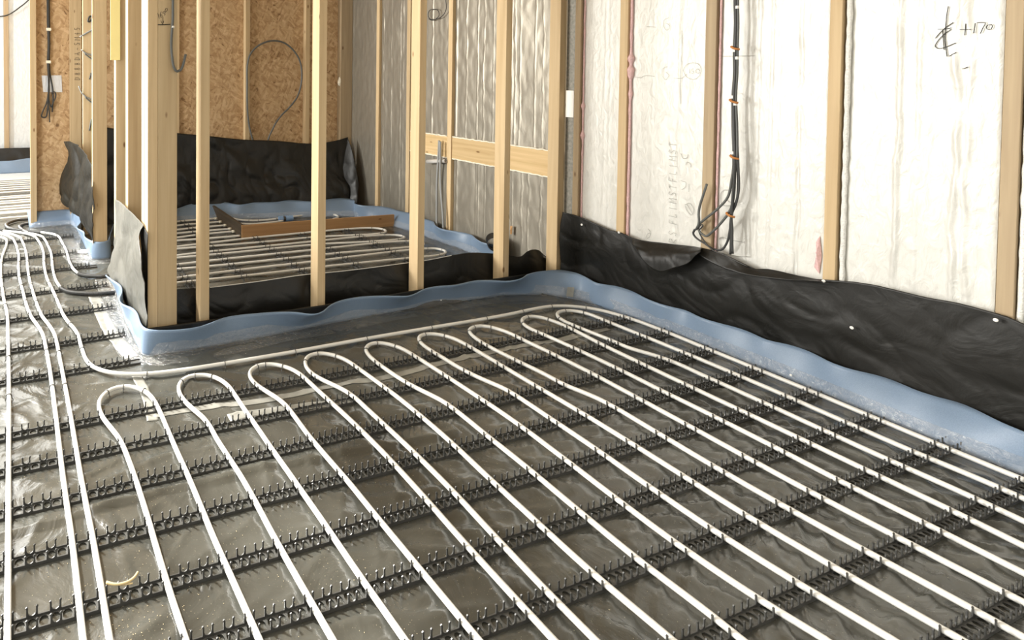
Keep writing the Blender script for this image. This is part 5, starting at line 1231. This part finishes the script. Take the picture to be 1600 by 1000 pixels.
write_up('RS FLIMSTFLIMST', a_, (0, (b_[1] - a_[1]) / (b_[2] - a_[2]), 1), (0, 1, 0), L_ * .75, .035, L_ * .25, .0009, PENCIL, 'faint marker lettering running up the white board below the shadow band')
write_up('D888DA-5M45', [(0.4755,5.0735,1.2224)][0], (0, 0, 1), (-1, 0, 0), .030, .045, .012, .0014, INK, 'marker lettering running up the shaded post in the strand board corner')
XP = 3.0905
strokes([[(3.0905,1.9605,1.2942),(3.0905,1.9463,1.3217),(3.0905,1.9174,1.3313),(3.0905,1.8886,1.3206),(3.0905,1.8796,1.2935),(3.0905,1.8875,1.2665),(3.0905,1.9156,1.2493),(3.0905,1.945,1.2625),(3.0905,1.9605,1.2942)], [(3.0905,1.9327,1.3034),(3.0905,1.9308,1.2798)], [(3.0905,1.9132,1.3016),(3.0905,1.9218,1.3001),(3.0905,1.9216,1.2915),(3.0905,1.9129,1.2883),(3.0905,1.9148,1.2797),(3.0905,1.922,1.2782)], [(3.0905,1.8953,1.3014),(3.0905,1.9037,1.2937),(3.0905,1.902,1.282),(3.0905,1.8913,1.2796),(3.0905,1.8844,1.2896),(3.0905,1.8953,1.3014)], [(3.0905,2.0048,1.256),(3.0905,1.9671,1.2561),(3.0905,1.9453,1.2744)]], .0007, PENCIL, 'pencil_writing', 'faint pencil 150 in a circle on the white board')
strokes([[(3.0905,2.0344,1.562),(3.0905,2.056,1.5519),(3.0905,2.0585,1.5236),(3.0905,2.0408,1.4979),(3.0905,2.0272,1.517),(3.0905,2.0454,1.5347)], [(3.0905,2.0369,1.3152),(3.0905,2.0586,1.3033),(3.0905,2.0611,1.2706),(3.0905,2.0433,1.2478),(3.0905,2.0282,1.2705),(3.0905,2.0441,1.2868)], [(3.0905,2.1459,1.5249),(3.0905,2.0983,1.5194)], [(3.0905,2.1996,1.2605),(3.0905,2.1654,1.2589),(3.0905,2.1571,1.2648),(3.0905,2.0994,1.2648)], [(3.0905,1.9721,1.4928),(3.0905,1.9688,1.4054),(3.0905,1.972,1.3102),(3.0905,1.9696,1.1272)]], .0007, PENCIL, 'pencil_writing', 'faint pencil ticks and loops high on the white board')
strokes([[(3.0905,1.9628,0.8805),(3.0905,1.9512,0.8581),(3.0905,1.9329,0.8645),(3.0905,1.9296,0.8807)], [(3.0905,1.9394,0.8279),(3.0905,1.9324,0.8432),(3.0905,1.9176,0.835),(3.0905,1.9173,0.8193)], [(3.0905,1.9599,0.7451),(3.0905,1.9376,0.7409),(3.0905,1.9393,0.7168),(3.0905,1.9553,0.702)], [(3.0905,1.9228,0.7356),(3.0905,1.9234,0.696)], [(3.0905,1.9389,0.6294),(3.0905,1.9172,0.6419),(3.0905,1.8985,0.6143),(3.0905,1.9087,0.5845),(3.0905,1.9272,0.6002),(3.0905,1.9373,0.6258)], [(3.0905,1.9279,0.6317),(3.0905,1.9016,0.59)], [(3.0905,2.1267,0.4127),(3.0905,2.1148,0.4411),(3.0905,2.1026,0.4484),(3.0905,2.1062,0.4265),(3.0905,2.1184,0.4148)], [(3.0905,2.1153,0.4663),(3.0905,2.1027,0.4526)]], .0008, PENCIL, 'pencil_writing', 'loose pencil scribbles low on the white board beside the lettering')
strokes([[(3.0905,1.7346,0.7388),(3.0905,1.7735,0.7316),(3.0905,1.7733,0.6624),(3.0905,1.7343,0.6676)], [(3.0905,1.7775,0.4555),(3.0905,1.7806,0.5076),(3.0905,1.736,0.5081),(3.0905,1.6853,0.5106)], [(3.0905,1.7595,0.693),(3.0905,1.7495,0.6823),(3.0905,1.7366,0.6828)], [(3.0905,1.6624,0.4514),(3.0905,1.7153,0.4396),(3.0905,1.7671,0.4358)]], .0010, PENCIL, 'pencil_writing', 'pencilled socket box outlines behind the cable bundle')
strokes([[(3.0905,1.8204,1.3594),(3.0905,1.7544,1.3573),(3.0905,1.6638,1.3573)]], .0009, PENCIL, 'pencil_writing', 'pencil level line behind the upper cable bundle')
for o in list(bpy.data.objects):
    if o.type == 'MESH' and o.name.startswith('tape'): pass
